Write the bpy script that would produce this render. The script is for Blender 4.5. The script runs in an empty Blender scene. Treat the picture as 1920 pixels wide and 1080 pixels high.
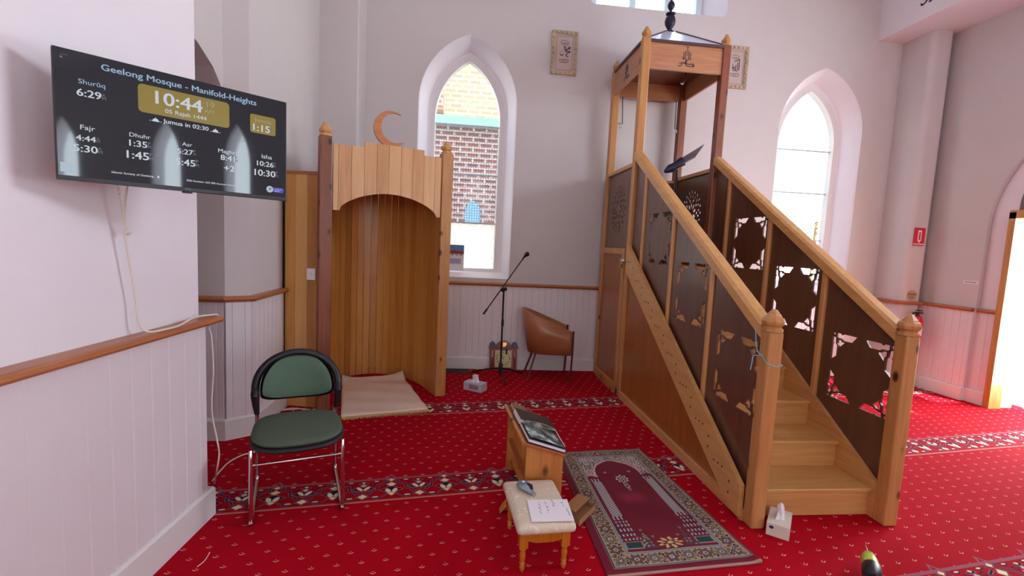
import bpy, math, random
from mathutils import Matrix, Vector
random.seed(7)
sc = bpy.context.scene
col = sc.collection
R = math.radians
# ------------------------------------------------------------------ camera (solved from the photograph)
F, PITCH, ROLL, YAW, H = 878.83, .0936, .0479, .1079, 1.45
cy, sy = math.cos(YAW), math.sin(YAW)
FW = Vector((sy*math.cos(PITCH), cy*math.cos(PITCH), -math.sin(PITCH)))
RT0 = Vector((cy, -sy, 0)); UP0 = RT0.cross(FW)
RT = math.cos(ROLL)*RT0+math.sin(ROLL)*UP0; UP = -math.sin(ROLL)*RT0+math.cos(ROLL)*UP0
CAM = Vector((0, 0, H))
cd = bpy.data.cameras.new('camera'); cam = bpy.data.objects.new('camera', cd); col.objects.link(cam)
cd.sensor_width = 36; cd.sensor_fit = 'HORIZONTAL'; cd.lens = 36*F/1920; cd.clip_start = .02; cd.clip_end = 200
cam.matrix_world = Matrix(((RT.x, UP.x, -FW.x, 0), (RT.y, UP.y, -FW.y, 0), (RT.z, UP.z, -FW.z, H), (0, 0, 0, 1)))
sc.camera = cam

def ray(px, py): return FW+(px-960)/F*RT-(py-540)/F*UP
def atZ(px, py, z=0): d = ray(px, py); return CAM+d*((z-H)/d.z)
def atY(px, py, y): d = ray(px, py); return CAM+d*(y/d.y)
def atX(px, py, x): d = ray(px, py); return CAM+d*(x/d.x)

# ------------------------------------------------------------------ node helper
class V:
    def __init__(s, nt, sock): s.nt, s.s = nt, sock
    def _m(s, op, *a):
        n = s.nt.nodes.new('ShaderNodeMath'); n.operation = op
        for i, x in enumerate((s,)+a):
            if isinstance(x, V): s.nt.links.new(x.s, n.inputs[i])
            else: n.inputs[i].default_value = x
        return V(s.nt, n.outputs[0])
    def __add__(s, o): return s._m('ADD', o)
    def __radd__(s, o): return s._m('ADD', o)
    def __sub__(s, o): return s._m('SUBTRACT', o)
    def __rsub__(s, o): return (s*-1)+o
    def __mul__(s, o): return s._m('MULTIPLY', o)
    def __rmul__(s, o): return s._m('MULTIPLY', o)
    def __truediv__(s, o): return s._m('DIVIDE', o)
    def abs(s): return s._m('ABSOLUTE')
    def floor(s): return s._m('FLOOR')
    def sqrt(s): return s._m('SQRT')
    def mod(s, o): return s._m('FLOORED_MODULO', o)
    def mn(s, o): return s._m('MINIMUM', o)
    def mx(s, o): return s._m('MAXIMUM', o)
    def lt(s, o): return s._m('LESS_THAN', o)
    def gt(s, o): return s._m('GREATER_THAN', o)
    def sin(s): return s._m('SINE')

def ell(x, y, cx, cyy, rx, ry): return ((x-cx)*(1/rx))._m('POWER', 2)+((y-cyy)*(1/ry))._m('POWER', 2)   # <1 inside
def dia(x, y, cx, cyy, rx, ry): return (x-cx).abs()*(1/rx)+(y-cyy).abs()*(1/ry)
def seg(x, y, a, b):
    dx, dy = b[0]-a[0], b[1]-a[1]; L = dx*dx+dy*dy
    px, py = x-a[0], y-a[1]
    h = ((px*dx+py*dy)*(1/L)).mx(0).mn(1)
    return ((px-h*dx)._m('POWER', 2)+(py-h*dy)._m('POWER', 2)).sqrt()

def lin(c):
    return tuple(((x/255)/12.92 if x/255 <= .04045 else ((x/255+.055)/1.055)**2.4) for x in c)+(1,)
MAT = {}
def newmat(name):
    m = bpy.data.materials.new(name); m.use_nodes = True; MAT[name] = m
    return m, m.node_tree, m.node_tree.nodes['Principled BSDF']
def flat(name, c, rough=.5, metal=0, spec=.5, var=.04, scale=30, bump=0, emit=None, estr=0, trans=0, coat=0):
    """plain procedural material: a base colour with fine noise variation"""
    m, nt, b = newmat(name)
    n = nt.nodes.new('ShaderNodeTexNoise'); n.inputs['Scale'].default_value = scale; n.inputs['Detail'].default_value = 3
    tc = nt.nodes.new('ShaderNodeTexCoord'); nt.links.new(tc.outputs['Object'], n.inputs['Vector'])
    mx = nt.nodes.new('ShaderNodeMix'); mx.data_type = 'RGBA'
    L = lin(c)
    mx.inputs[6].default_value = tuple(max(0, x*(1-var)) for x in L[:3])+(1,)
    mx.inputs[7].default_value = tuple(min(1, x*(1+var)) for x in L[:3])+(1,)
    nt.links.new(n.outputs['Fac'], mx.inputs[0]); nt.links.new(mx.outputs[2], b.inputs['Base Color'])
    b.inputs['Roughness'].default_value = rough; b.inputs['Metallic'].default_value = metal
    b.inputs['Specular IOR Level'].default_value = spec
    b.inputs['Transmission Weight'].default_value = trans; b.inputs['Coat Weight'].default_value = coat
    if emit: b.inputs['Emission Color'].default_value = lin(emit); b.inputs['Emission Strength'].default_value = estr
    if bump:
        bp = nt.nodes.new('ShaderNodeBump'); bp.inputs['Strength'].default_value = bump; bp.inputs['Distance'].default_value = .004
        nt.links.new(n.outputs['Fac'], bp.inputs['Height']); nt.links.new(bp.outputs[0], b.inputs['Normal'])
    return m
def wood(name, c1, c2, axis=2, sc_=9., rough=.38, knots=0, kc=(70, 30, 18), stretch=14., coat=.15):
    m, nt, b = newmat(name)
    tc = nt.nodes.new('ShaderNodeTexCoord'); mp = nt.nodes.new('ShaderNodeMapping')
    s = [sc_]*3; s[axis] = sc_/stretch; mp.inputs['Scale'].default_value = s
    nt.links.new(tc.outputs['Object'], mp.inputs['Vector'])
    n = nt.nodes.new('ShaderNodeTexNoise'); n.inputs['Scale'].default_value = 2.2; n.inputs['Detail'].default_value = 5; n.inputs['Distortion'].default_value = 1.2
    nt.links.new(mp.outputs[0], n.inputs['Vector'])
    n2 = nt.nodes.new('ShaderNodeTexNoise'); n2.inputs['Scale'].default_value = 9; n2.inputs['Detail'].default_value = 3
    nt.links.new(mp.outputs[0], n2.inputs['Vector'])
    f = (V(nt, n.outputs['Fac'])*.75+V(nt, n2.outputs['Fac'])*.35-.55)*2.2+.5
    mx = nt.nodes.new('ShaderNodeMix'); mx.data_type = 'RGBA'; mx.inputs[6].default_value = lin(c1); mx.inputs[7].default_value = lin(c2)
    nt.links.new(f.s, mx.inputs[0]); out = mx.outputs[2]
    if knots:
        mp2 = nt.nodes.new('ShaderNodeMapping'); s = [7.]*3; s[axis] = 4.2; mp2.inputs['Scale'].default_value = s
        nt.links.new(tc.outputs['Object'], mp2.inputs['Vector'])
        vo = nt.nodes.new('ShaderNodeTexVoronoi'); vo.inputs['Scale'].default_value = knots; nt.links.new(mp2.outputs[0], vo.inputs['Vector'])
        k = (1-V(nt, vo.outputs['Distance'])*(1/.17)).mx(0)._m('MULTIPLY', 2.2).mn(1)
        mk = nt.nodes.new('ShaderNodeMix'); mk.data_type = 'RGBA'; mk.inputs[7].default_value = lin(kc)
        nt.links.new(k.s, mk.inputs[0]); nt.links.new(out, mk.inputs[6]); out = mk.outputs[2]
    nt.links.new(out, b.inputs['Base Color']); b.inputs['Roughness'].default_value = rough
    b.inputs['Coat Weight'].default_value = coat; b.inputs['Coat Roughness'].default_value = .25
    return m

# ------------------------------------------------------------------ mesh helper
class MB:
    def __init__(s): s.v, s.f, s.m = [], [], []
    def add(s, vs, fs, mi=0, M=None):
        o = len(s.v); s.v += [tuple(M @ Vector(p)) if M else tuple(p) for p in vs]
        s.f += [tuple(i+o for i in f) for f in fs]; s.m += [mi]*len(fs); return s
    def box(s, x0, x1, y0, y1, z0, z1, mi=0, M=None):
        return s.add([(x0,y0,z0),(x1,y0,z0),(x1,y1,z0),(x0,y1,z0),(x0,y0,z1),(x1,y0,z1),(x1,y1,z1),(x0,y1,z1)],
                     [(0,3,2,1),(4,5,6,7),(0,1,5,4),(1,2,6,5),(2,3,7,6),(3,0,4,7)], mi, M)
    def ext(s, pts, off, mi=0, M=None):
        n = len(pts); off = Vector(off)
        vs = [Vector(p) for p in pts]; vs = vs+[p+off for p in vs]
        fs = [tuple(range(n))[::-1], tuple(range(n, 2*n))]+[(i, (i+1) % n, n+(i+1) % n, n+i) for i in range(n)]
        return s.add(vs, fs, mi, M)
    def tube(s, path, r, seg=8, mi=0, M=None, closed=False, flatz=1.):
        P = [Vector(p) for p in path]; n = len(P); vs, fs = [], []
        up = None
        for i, p in enumerate(P):
            if closed: t = P[(i+1) % n]-P[i-1]
            else: t = P[min(i+1, n-1)]-P[max(i-1, 0)]
            t.normalize()
            if up is None:
                a = Vector((0, 0, 1)) if abs(t.z) < .9 else Vector((1, 0, 0))
                up = (a-t*a.dot(t)).normalized()
            else: up = (up-t*up.dot(t)).normalized()
            sd = t.cross(up); rr = r[i] if isinstance(r, (list, tuple)) else r
            for k in range(seg):
                a = 2*math.pi*k/seg; vs.append(p+sd*math.cos(a)*rr+up*math.sin(a)*rr*flatz)
        m = n if closed else n-1
        for i in range(m):
            for k in range(seg):
                a, b = i*seg+k, i*seg+(k+1) % seg; j = ((i+1) % n)*seg
                fs.append((a, b, j+(k+1) % seg, j+k))
        if not closed: fs += [tuple(range(seg))[::-1], tuple((n-1)*seg+k for k in range(seg))]
        return s.add(vs, fs, mi, M)
    def lathe(s, prof, seg=20, mi=0, M=None, c=(0, 0, 0)):
        vs, fs = [], []; n = len(prof)
        for r, z in prof:
            for k in range(seg):
                a = 2*math.pi*(k+.5)/seg; vs.append((c[0]+r*math.cos(a), c[1]+r*math.sin(a), c[2]+z))
        for i in range(n-1):
            for k in range(seg): fs.append((i*seg+k, i*seg+(k+1) % seg, (i+1)*seg+(k+1) % seg, (i+1)*seg+k))
        fs += [tuple(range(seg))[::-1], tuple((n-1)*seg+k for k in range(seg))]
        return s.add(vs, fs, mi, M)
    def build(s, name, mats, parent=None, smooth=False, bevel=0, solid=0, sub=0):
        me = bpy.data.meshes.new(name); me.from_pydata([tuple(v) for v in s.v], [], s.f)
        mats = mats if isinstance(mats, (list, tuple)) else [mats]
        for m in mats: me.materials.append(m if not isinstance(m, str) else MAT[m])
        for p, i in zip(me.polygons, s.m): p.material_index = i; p.use_smooth = smooth
        me.update()
        return link(name, me, parent, smooth, bevel, solid, sub)
def link(name, me, parent=None, smooth=False, bevel=0, solid=0, sub=0):
    o = bpy.data.objects.new(name, me); col.objects.link(o)
    if parent:
        o.parent = parent
        if parent.get('_wc'): o.location = -parent.location
    if solid:
        d = o.modifiers.new('solid', 'SOLIDIFY'); d.thickness = solid; d.offset = 0
    if sub:
        d = o.modifiers.new('sub', 'SUBSURF'); d.levels = d.render_levels = sub
    if bevel:
        d = o.modifiers.new('bevel', 'BEVEL'); d.width = bevel; d.segments = 2; d.limit_method = 'ANGLE'; d.angle_limit = R(40)
    if smooth and not sub:
        try: me.set_sharp_from_angle(angle=R(42))
        except Exception: pass
    return o
ROOTS = []
def thing(name, label, cat, loc=(0, 0, 0), rz=0, group=None, wc=False):
    o = bpy.data.objects.new(name, None); col.objects.link(o); o.location = loc; o.rotation_euler = (0, 0, rz); o.empty_display_size = .1
    o['label'] = label; o['category'] = cat
    if group: o['group'] = group
    if wc: o['_wc'] = 1; ROOTS.append(o)
    return o
def tag(o, label, cat, group=None):
    o['label'] = label; o['category'] = cat
    if group: o['group'] = group
    return o
def st(o): o['kind'] = 'structure'; return o
def lab(o, l): o['label'] = l; return o

def textmesh(body, size=1., bold=0.):
    cu = bpy.data.curves.new('t', 'FONT'); cu.body = body; cu.size = size; cu.offset = bold; cu.resolution_u = 3
    o = bpy.data.objects.new('t', cu); col.objects.link(o)
    dg = bpy.context.evaluated_depsgraph_get(); dg.update()
    me = bpy.data.meshes.new_from_object(o.evaluated_get(dg)); bpy.data.objects.remove(o)
    vs = [tuple(v.co) for v in me.vertices]; fs = [tuple(p.vertices) for p in me.polygons]
    bpy.data.meshes.remove(me); return vs, fs
def puttext(mb, body, x, y, w, mi=0, bold=.0, M=None, z=0, ky=1.):
    vs, fs = textmesh(body, 1., 0)
    x0 = min(v[0] for v in vs); x1 = max(v[0] for v in vs); k = w/(x1-x0)
    for dx, dy in (((0, 0),) if not bold else ((-bold, 0), (bold, 0), (0, bold*.6), (0, -bold*.6))):
        mb.add([(x+(v[0]-x0+dx)*k, y+(v[1]+dy)*k*ky, z) for v in vs], fs, mi, M)
def curvemesh(splines, thick):
    """filled 2-D outlines with holes -> verts/faces (x, y in plane, z thickness)"""
    cu = bpy.data.curves.new('c', 'CURVE'); cu.dimensions = '2D'; cu.fill_mode = 'BOTH'; cu.extrude = thick/2
    for p in splines:
        sp = cu.splines.new('POLY'); sp.points.add(len(p)-1); sp.use_cyclic_u = True
        for i, q in enumerate(p): sp.points[i].co = (q[0], q[1], 0, 1)
    o = bpy.data.objects.new('c', cu); col.objects.link(o)
    dg = bpy.context.evaluated_depsgraph_get(); dg.update()
    me = bpy.data.meshes.new_from_object(o.evaluated_get(dg)); bpy.data.objects.remove(o)
    vs = [tuple(v.co) for v in me.vertices]; fs = [tuple(p.vertices) for p in me.polygons]
    bpy.data.meshes.remove(me); return vs, fs
def ribbon(mb, pts, w, th=.002, mi=0, M=None):
    """calligraphic stroke: flat ribbon in the xy plane, w = width or list, rising th in z"""
    P = [Vector((p[0], p[1])) for p in pts]; n = len(P); a, b = [], []
    for i, p in enumerate(P):
        t = (P[min(i+1, n-1)]-P[max(i-1, 0)]).normalized(); nn = Vector((-t.y, t.x))
        ww = (w[i] if isinstance(w, list) else w)/2
        a.append(p+nn*ww); b.append(p-nn*ww)
    for i in range(n-1):
        mb.ext([(a[i].x, a[i].y, 0), (b[i].x, b[i].y, 0), (b[i+1].x, b[i+1].y, 0), (a[i+1].x, a[i+1].y, 0)], (0, 0, th), mi, M)
def smoothp(pts, n=6):
    out = []; P = [Vector(p) for p in pts]
    for i in range(len(P)-1):
        p0 = P[max(i-1, 0)]; p1 = P[i]; p2 = P[i+1]; p3 = P[min(i+2, len(P)-1)]
        for k in range(n):
            t = k/n; out.append(.5*((2*p1)+(p2-p0)*t+(2*p0-5*p1+4*p2-p3)*t*t+(3*p1-p0-3*p2+p3)*t*t*t))
    out.append(P[-1]); return out

# ------------------------------------------------------------------ materials
flat('plaster', (205, 201, 200), .75, var=.03, scale=6, bump=.12)  # greyer plaster: dimmer light on the back wall put into the colour
flat('plaster_bright', (234, 231, 237), .6, var=.02, scale=8, bump=.05)  # paler plaster: stronger light on the left wall put into the colour
flat('wainscot_paint', (226, 221, 224), .42, var=.02, scale=10)
flat('frame_white', (225, 225, 224), .45, var=.02)
flat('black_plastic', (26, 28, 34), .42); flat('black_metal', (24, 22, 26), .38, metal=.3)
flat('chrome', (215, 212, 216), .12, metal=1, var=.01)
flat('brass', (214, 176, 96), .22, metal=1); flat('white_paper', (238, 236, 240), .7, var=.01)
flat('ink_dark', (52, 48, 66), .7); flat('ink_red', (206, 60, 84), .7)
flat('cable_white', (226, 220, 208), .5, var=.02)
flat('dark_iron', (38, 40, 56), .45, metal=.5)
wood('rail_wood', (186, 118, 66), (150, 82, 42), 0, 9)
wood('rail_wood_y', (186, 118, 66), (150, 82, 42), 1, 9)
wood('pine_post', (206, 154, 94), (178, 120, 66), 2, 10, knots=1.0)
wood('pine_post_red', (150, 88, 60), (116, 62, 42), 2, 10, knots=1.0)
wood('pine_rail', (220, 172, 108), (198, 144, 84), 1, 9)
wood('pine_x', (220, 170, 106), (198, 144, 84), 0, 9)
wood('pine_z', (222, 168, 106), (196, 138, 78), 2, 9)
wood('beam_wood', (198, 146, 108), (168, 114, 78), 0, 10); wood('beam_wood_y', (196, 142, 106), (164, 108, 76), 1, 10)
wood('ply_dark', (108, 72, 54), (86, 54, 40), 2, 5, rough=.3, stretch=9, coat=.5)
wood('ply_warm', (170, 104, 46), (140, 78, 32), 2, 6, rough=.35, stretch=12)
wood('tread_wood', (220, 172, 106), (198, 146, 84), 0, 8, rough=.33)
for i, (a, b) in enumerate([((220, 164, 88), (196, 138, 68)), ((208, 150, 76), (182, 122, 56)), ((196, 140, 74), (168, 110, 54)), ((226, 178, 110), (206, 154, 88))]):
    wood('stave%d' % i, a, b, 2, 7+i, stretch=16)
for i, (a, b) in enumerate([((226, 180, 128), (206, 156, 104)), ((220, 170, 116), (196, 142, 92)), ((230, 188, 136), (212, 164, 112))]):
    wood('pelmet%d' % i, a, b, 2, 8+i, stretch=14)
flat('roof_sheet', (216, 226, 255), .22, var=.03, scale=12)  # reflection of the window put into the pale blue base colour

# ---- carpet (woven pattern in carpet coordinates)
def make_carpet():
    m, nt, b = newmat('red_carpet')
    g = nt.nodes.new('ShaderNodeNewGeometry'); sp = nt.nodes.new('ShaderNodeSeparateXYZ'); nt.links.new(g.outputs['Position'], sp.inputs[0])
    x, y = V(nt, sp.outputs[0]), V(nt, sp.outputs[1])
    a = math.atan(.1434); ca, sa = math.cos(a), math.sin(a)
    u = x*ca+y*sa; v = y*ca-x*sa
    def mix(c0, c1, fac):
        n = nt.nodes.new('ShaderNodeMix'); n.data_type = 'RGBA'
        for i, c in ((6, c0), (7, c1)):
            if isinstance(c, tuple): n.inputs[i].default_value = c
            else: nt.links.new(c, n.inputs[i])
        nt.links.new(fac.s, n.inputs[0]); return n.outputs[2]
    red = lin((196, 4, 22)); pink = lin((222, 150, 128)); navy = lin((34, 30, 62)); cream = lin((232, 220, 178)); mauve = lin((150, 88, 98)); darkred = lin((120, 6, 22))
    # pile noise
    nz = nt.nodes.new('ShaderNodeTexNoise'); nz.inputs['Scale'].default_value = 3; nz.inputs['Detail'].default_value = 4; nt.links.new(g.outputs['Position'], nz.inputs['Vector'])
    base = mix(lin((160, 0, 20)), lin((178, 2, 30)), V(nt, nz.outputs['Fac']))
    # field motifs, staggered grid
    du, dv = .1048, .0765
    row = ((v-2.442+dv/2)*(1/dv)).floor()
    lv = v-2.442+dv/2-row*dv-dv/2
    off = row.mod(2)*(du/2)
    lu = (u-.050+off+du/2).mod(du)-du/2
    chev = (((lv+.004-lu.abs()*.55).abs()).lt(.0026))*(lu.abs().lt(.0125))
    dot = ell(lu, lv, 0, .0095, .0032, .003).lt(1)
    dk = ell(lu, lv, 0, .003, .005, .0035).lt(1)
    c = mix(base, darkred, dk); c = mix(c, pink, chev.mx(dot))
    field = c
    # border strips
    vb = (v-2.559).mod(1.2826)
    P = .315
    s = ((u-.02+P/2).mod(P)-P/2).abs()          # 0 at flower B, P/2 at flower A
    t = (P/2)-s                                  # 0 at flower A
    W = .2556
    peak = dia(s, vb, 0, W-.012, .035, .055).lt(1)
    inb = vb.lt(W).mx(peak)
    bc = lin((160, 2, 24))
    c = bc
    q = lambda cond, colr: None
    def put(colr, cond):
        nonlocal c; c = mix(c, colr, cond)
    put(mauve, (vb-(W-.011)).abs().lt(.010)); put(mauve, peak*vb.gt(W-.03)*dia(s, vb, 0, W-.012, .022, .036).gt(1))
    put(pink, (vb-.004).abs().lt(.004)); put(mauve, (vb-.015).abs().lt(.0035))
    # tendrils
    pts = [(.036, .232), (.034, .196), (.078, .178), (.084, .128), (.112, .112), (.122, .084), (.157, .078)]
    pts2 = [(.157, .045), (.118, .050), (.085, .030), (.045, .048), (.03, .075)]
    d = None
    for A, B in list(zip(pts[:-1], pts[1:])):
        e = seg(s, vb, A, B); d = e if d is None else d.mn(e)
    d2 = None
    for A, B in list(zip(pts2[:-1], pts2[1:])):
        e = seg(s, vb, A, B); d2 = e if d2 is None else d2.mn(e)
    put(mauve, d.lt(.0085)); put(navy, d.lt(.0042)); put(mauve, d2.lt(.0055)); put(navy, d2.lt(.0022))
    put(navy, ell(s, vb, .088, .046, .026, .010).lt(1)); put(cream, ell(s, vb, .088, .048, .018, .006).lt(1))
    put(navy, ell(s, vb, .085, .218, .020, .008).lt(1)); put(cream, ell(s, vb, .085, .221, .014, .005).lt(1))
    sk = s-(vb-.105)*.30; tk = t+(vb-.14)*.0-(vb-.14)*.55
    # flower B
    put(mauve, dia(s, vb, 0, .116, .072, .046).lt(1)); put(navy, dia(s, vb, 0, .116, .062, .038).lt(1))
    put(mauve, ell(sk, vb, .019, .103, .017, .030).lt(1)); put(cream, ell(sk, vb, .018, .103, .0135, .026).lt(1)); put(mauve, dia(s, vb, 0, .07, .026, .026).lt(1)); put(cream, dia(s, vb, 0, .072, .018, .018).lt(1))
    put(mauve, dia(s, vb, 0, .176, .034, .032).lt(1)); put(cream, dia(s, vb, 0, .176, .026, .024).lt(1)); put(navy, s.lt(.0022)*vb.gt(.085)*vb.lt(.155))
    put(mauve, dia(s, vb, 0, .228, .026, .024).lt(1)); put(cream, dia(s, vb, 0, .228, .017, .015).lt(1))
    # flower A
    put(mauve, dia(t, vb, 0, .140, .074, .040).lt(1)); put(navy, dia(t, vb, 0, .140, .064, .032).lt(1))
    put(mauve, ell(tk, vb, .017, .145, .0155, .026).lt(1)); put(cream, ell(tk, vb, .017, .145, .0120, .022).lt(1)); put(mauve, dia(t, vb, 0, .180, .022, .024).lt(1)); put(lin((196, 190, 176)), dia(t, vb, 0, .180, .015, .016).lt(1))
    put(mauve, ell(t, vb, 0, .205, .03, .012).lt(1)); put(navy, ell(t, vb, 0, .206, .024, .008).lt(1)); put(cream, dia(t, vb, 0, .212, .012, .010).lt(1))
    put(navy, (ell(t, vb, .05, .185, .014, .012)-1).abs().lt(.45))
    put(mauve, dia(t, vb, 0, .058, .035, .032).lt(1)); put(cream, dia(t, vb, 0, .058, .025, .023).lt(1))
    full = mix(field, c, inb)
    nt.links.new(full, b.inputs['Base Color']); b.inputs['Roughness'].default_value = .95; b.inputs['Specular IOR Level'].default_value = .1
    pass
    n3 = nt.nodes.new('ShaderNodeTexNoise'); n3.inputs['Scale'].default_value = 700; nt.links.new(g.outputs['Position'], n3.inputs['Vector'])
    bp = nt.nodes.new('ShaderNodeBump'); bp.inputs['Strength'].default_value = .25; bp.inputs['Distance'].default_value = .003
    nt.links.new(n3.outputs['Fac'], bp.inputs['Height']); nt.links.new(bp.outputs[0], b.inputs['Normal'])
make_carpet()

# ================================================================== SETTING
D = 5.34                    # back wall plane
XR = 5.44                   # right wall plane
CEIL = 5.7
YB = -6.5                   # wall behind the camera
st(MB().box(-3.2, 5.9, YB-.2, 5.9, -.12, 0).build('floor', 'red_carpet'))
st(MB().box(-3.2, 6.0, YB-.2, 6.0, CEIL, CEIL+.1).build('ceiling', 'plaster_bright'))

def lancet(cx, z0, zs, za, hw, n=12):
    """outline of a pointed window, counter-clockwise from lower left; zs springing, za apex"""
    h = za-zs; rr = (hw*hw+h*h)/(2*hw)   # radius of each arc (centre on the springing line)
    pts = [(cx-hw, z0), (cx+hw, z0)]
    a1 = math.atan2(h, rr-hw)
    for i in range(n+1):
        a = a1*i/n; pts.append((cx+hw-rr+rr*math.cos(a), zs+rr*math.sin(a)))
    for i in range(n-1, -1, -1):
        a = a1*i/n; pts.append((cx-hw+rr-rr*math.cos(a), zs+rr*math.sin(a)))
    return pts
def wall_with_holes(name, outer, holes, y, depth, matname, axis='Y', sgn=1):
    """wall plane with openings; 2-D coords (a, z) -> axis Y: (a, y, z); axis X: (y, a, z)"""
    vs, fs = curvemesh([outer]+holes, depth)
    mb = MB()
    if axis == 'Y': mb.add([(p[0], y+depth/2+p[2], p[1]) for p in vs], fs)
    else: mb.add([(y+depth/2+p[2], p[0], p[1]) for p in vs], fs)
    return st(mb.build(name, matname))
W1, W2, HWX = 0.0, 4.19, 2.09
ZS, ZA, Z0 = 2.95, 3.69, 1.045
def outl(cx, k): # nested outlines of the splay: k=0 wall plane .. 1 glass
    return None
holes = [lancet(W1, Z0, ZS, ZA, .538), lancet(W2, Z0, ZS, ZA, .538)]
zh = 4.135
def hw_out(x0, x1, z0, z1, r, n=6):
    pts = []
    for cx_, cz_, a0 in ((x0+r, z0+r, 180), (x1-r, z0+r, 270), (x1-r, z1-r, 0), (x0+r, z1-r, 90)):
        for i in range(n+1): a = R(a0+90*i/n); pts.append((cx_+r*math.cos(a), cz_+r*math.sin(a)))
    return pts
holes.append(hw_out(HWX-.80, HWX+.80, zh, zh+1.1, .07))
wall_with_holes('wall_back', [(-3.2, 0), (6.0, 0), (6.0, CEIL), (-3.2, CEIL)], holes, D, .03, 'plaster')
# splayed window reveals, frames, glass
flat('lead', (196, 206, 214), .5)
def glassmat(name, tint, rough, mixf, diffuse=None):
    m = bpy.data.materials.new(name); m.use_nodes = True; MAT[name] = m; nt = m.node_tree; nt.nodes.clear()
    o = nt.nodes.new('ShaderNodeOutputMaterial'); tr = nt.nodes.new('ShaderNodeBsdfTransparent'); tr.inputs[0].default_value = tint
    gl = nt.nodes.new('ShaderNodeBsdfGlossy'); gl.inputs['Roughness'].default_value = rough
    mx = nt.nodes.new('ShaderNodeMixShader'); fr = nt.nodes.new('ShaderNodeFresnel'); fr.inputs[0].default_value = 1.3
    nt.links.new(fr.outputs[0], mx.inputs[0]); nt.links.new(tr.outputs[0], mx.inputs[1]); nt.links.new(gl.outputs[0], mx.inputs[2])
    last = mx.outputs[0]
    if diffuse:
        tl = nt.nodes.new('ShaderNodeBsdfTranslucent')
        n = nt.nodes.new('ShaderNodeTexVoronoi'); n.inputs['Scale'].default_value = 45
        tc = nt.nodes.new('ShaderNodeTexCoord'); nt.links.new(tc.outputs['Object'], n.inputs['Vector'])
        cr = nt.nodes.new('ShaderNodeMix'); cr.data_type = 'RGBA'; cr.inputs[6].default_value = diffuse; cr.inputs[7].default_value = tuple(x*.72 for x in diffuse[:3])+(1,)
        nt.links.new(n.outputs['Distance'], cr.inputs[0]); nt.links.new(cr.outputs[2], tl.inputs[0])
        m2 = nt.nodes.new('ShaderNodeMixShader'); m2.inputs[0].default_value = mixf
        nt.links.new(last, m2.inputs[1]); nt.links.new(tl.outputs[0], m2.inputs[2]); last = m2.outputs[0]
    nt.links.new(last, o.inputs[0]); return m
glassmat('clear_glass', (.96, .98, 1, 1), .02, 0)
glassmat('frosted_glass', (.9, .9, .85, 1), .1, .8, (1, .96, .84, 1))
def loft(mb, A, B, mi=0):
    n = len(A); o = len(mb.v); mb.v += [tuple(p) for p in A]+[tuple(p) for p in B]
    for i in range(n): mb.f.append((o+i, o+(i+1) % n, o+n+(i+1) % n, o+n+i)); mb.m.append(mi)
def lancet_window(idx, cx, mesh_screen):
    e = thing('window_%d' % idx, 'x', 'window', (cx, D, Z0), wc=True)
    del e['label']; del e['category']; e['kind'] = 'structure'
    L = lambda hw, z0, zs, za, y: [(p[0], y, p[1]) for p in lancet(cx, z0, zs, za, hw)]
    mb = MB()
    loft(mb, L(.538, Z0, ZS, ZA, D), L(.525, Z0, ZS, ZA-.015, D+.02))
    loft(mb, L(.525, Z0, ZS, ZA-.015, D+.02), L(.445, Z0+.06, ZS-.06, ZA-.11, D+.21))
    loft(mb, L(.445, Z0+.06, ZS-.06, ZA-.11, D+.21), L(.425, Z0+.075, ZS-.08, ZA-.13, D+.215))
    r = mb.build('window_reveal', 'plaster_bright', e, smooth=True)
    mb = MB(); O = L(.425, Z0+.075, ZS-.08, ZA-.13, D+.215); I = L(.372, Z0+.095, ZS-.11, ZA-.195, D+.225)
    loft(mb, O, I); loft(mb, I, L(.365, Z0+.10, ZS-.11, ZA-.205, D+.30)); loft(mb, L(.425, Z0+.075, ZS-.08, ZA-.13, D+.215), L(.425, Z0+.075, ZS-.08, ZA-.13, D+.32)); 
    mb.build('window_frame', 'frame_white', e, smooth=False)
    g = lancet(cx, Z0+.095, ZS-.11, ZA-.20, .37)
    y = D+.28; zb = Z0+.10
    bars = [atY(*q_, D+.28).z for q_ in (((900, 419), (900, 329), (880, 236)) if mesh_screen else ((1500, 450), (1500, 362), (1500, 282)))]
    # panes: bottom frosted for window 1
    def pane(z0, z1, m):
        pts = [(p[0], y, min(max(p[1], z0), z1)) for p in g]
        MB().add([Vector(p) for p in pts], [tuple(range(len(pts)))]).build('pane', m, e)
    pane(zb-.01, bars[0], 'frosted_glass' if mesh_screen else 'clear_glass')
    lo = [p for p in g if p[1] > bars[0]]
    pts = [(cx-.37, y, bars[0]), (cx+.37, y, bars[0])]+[(p[0], y, p[1]) for p in lo]
    MB().add(pts, [tuple(range(len(pts)))]).build('pane', 'clear_glass', e)
    mb = MB()
    for z in bars: mb.box(cx-.37, cx+.37, y-.012, y+.012, z-.008, z+.008)
    mb.build('glazing_bar', 'lead', e)
    if mesh_screen:
        mb = MB(); yy = y+.09
        k = 0; x = cx-.36
        while x < cx+.365: mb.box(x-.0025, x+.0025, yy-.001, yy+.001, bars[0], bars[2]+.02); x += .030
        z = bars[0]
        while z < bars[2]+.02: mb.box(cx-.37, cx+.37, yy-.001, yy+.001, z-.0025, z+.0025); z += .030
        s = mb.build('insect_screen', 'lead', e); s['kind'] = 'structure'
    return e
w1 = lancet_window(1, W1, True); w2 = lancet_window(2, W2, False)
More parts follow.
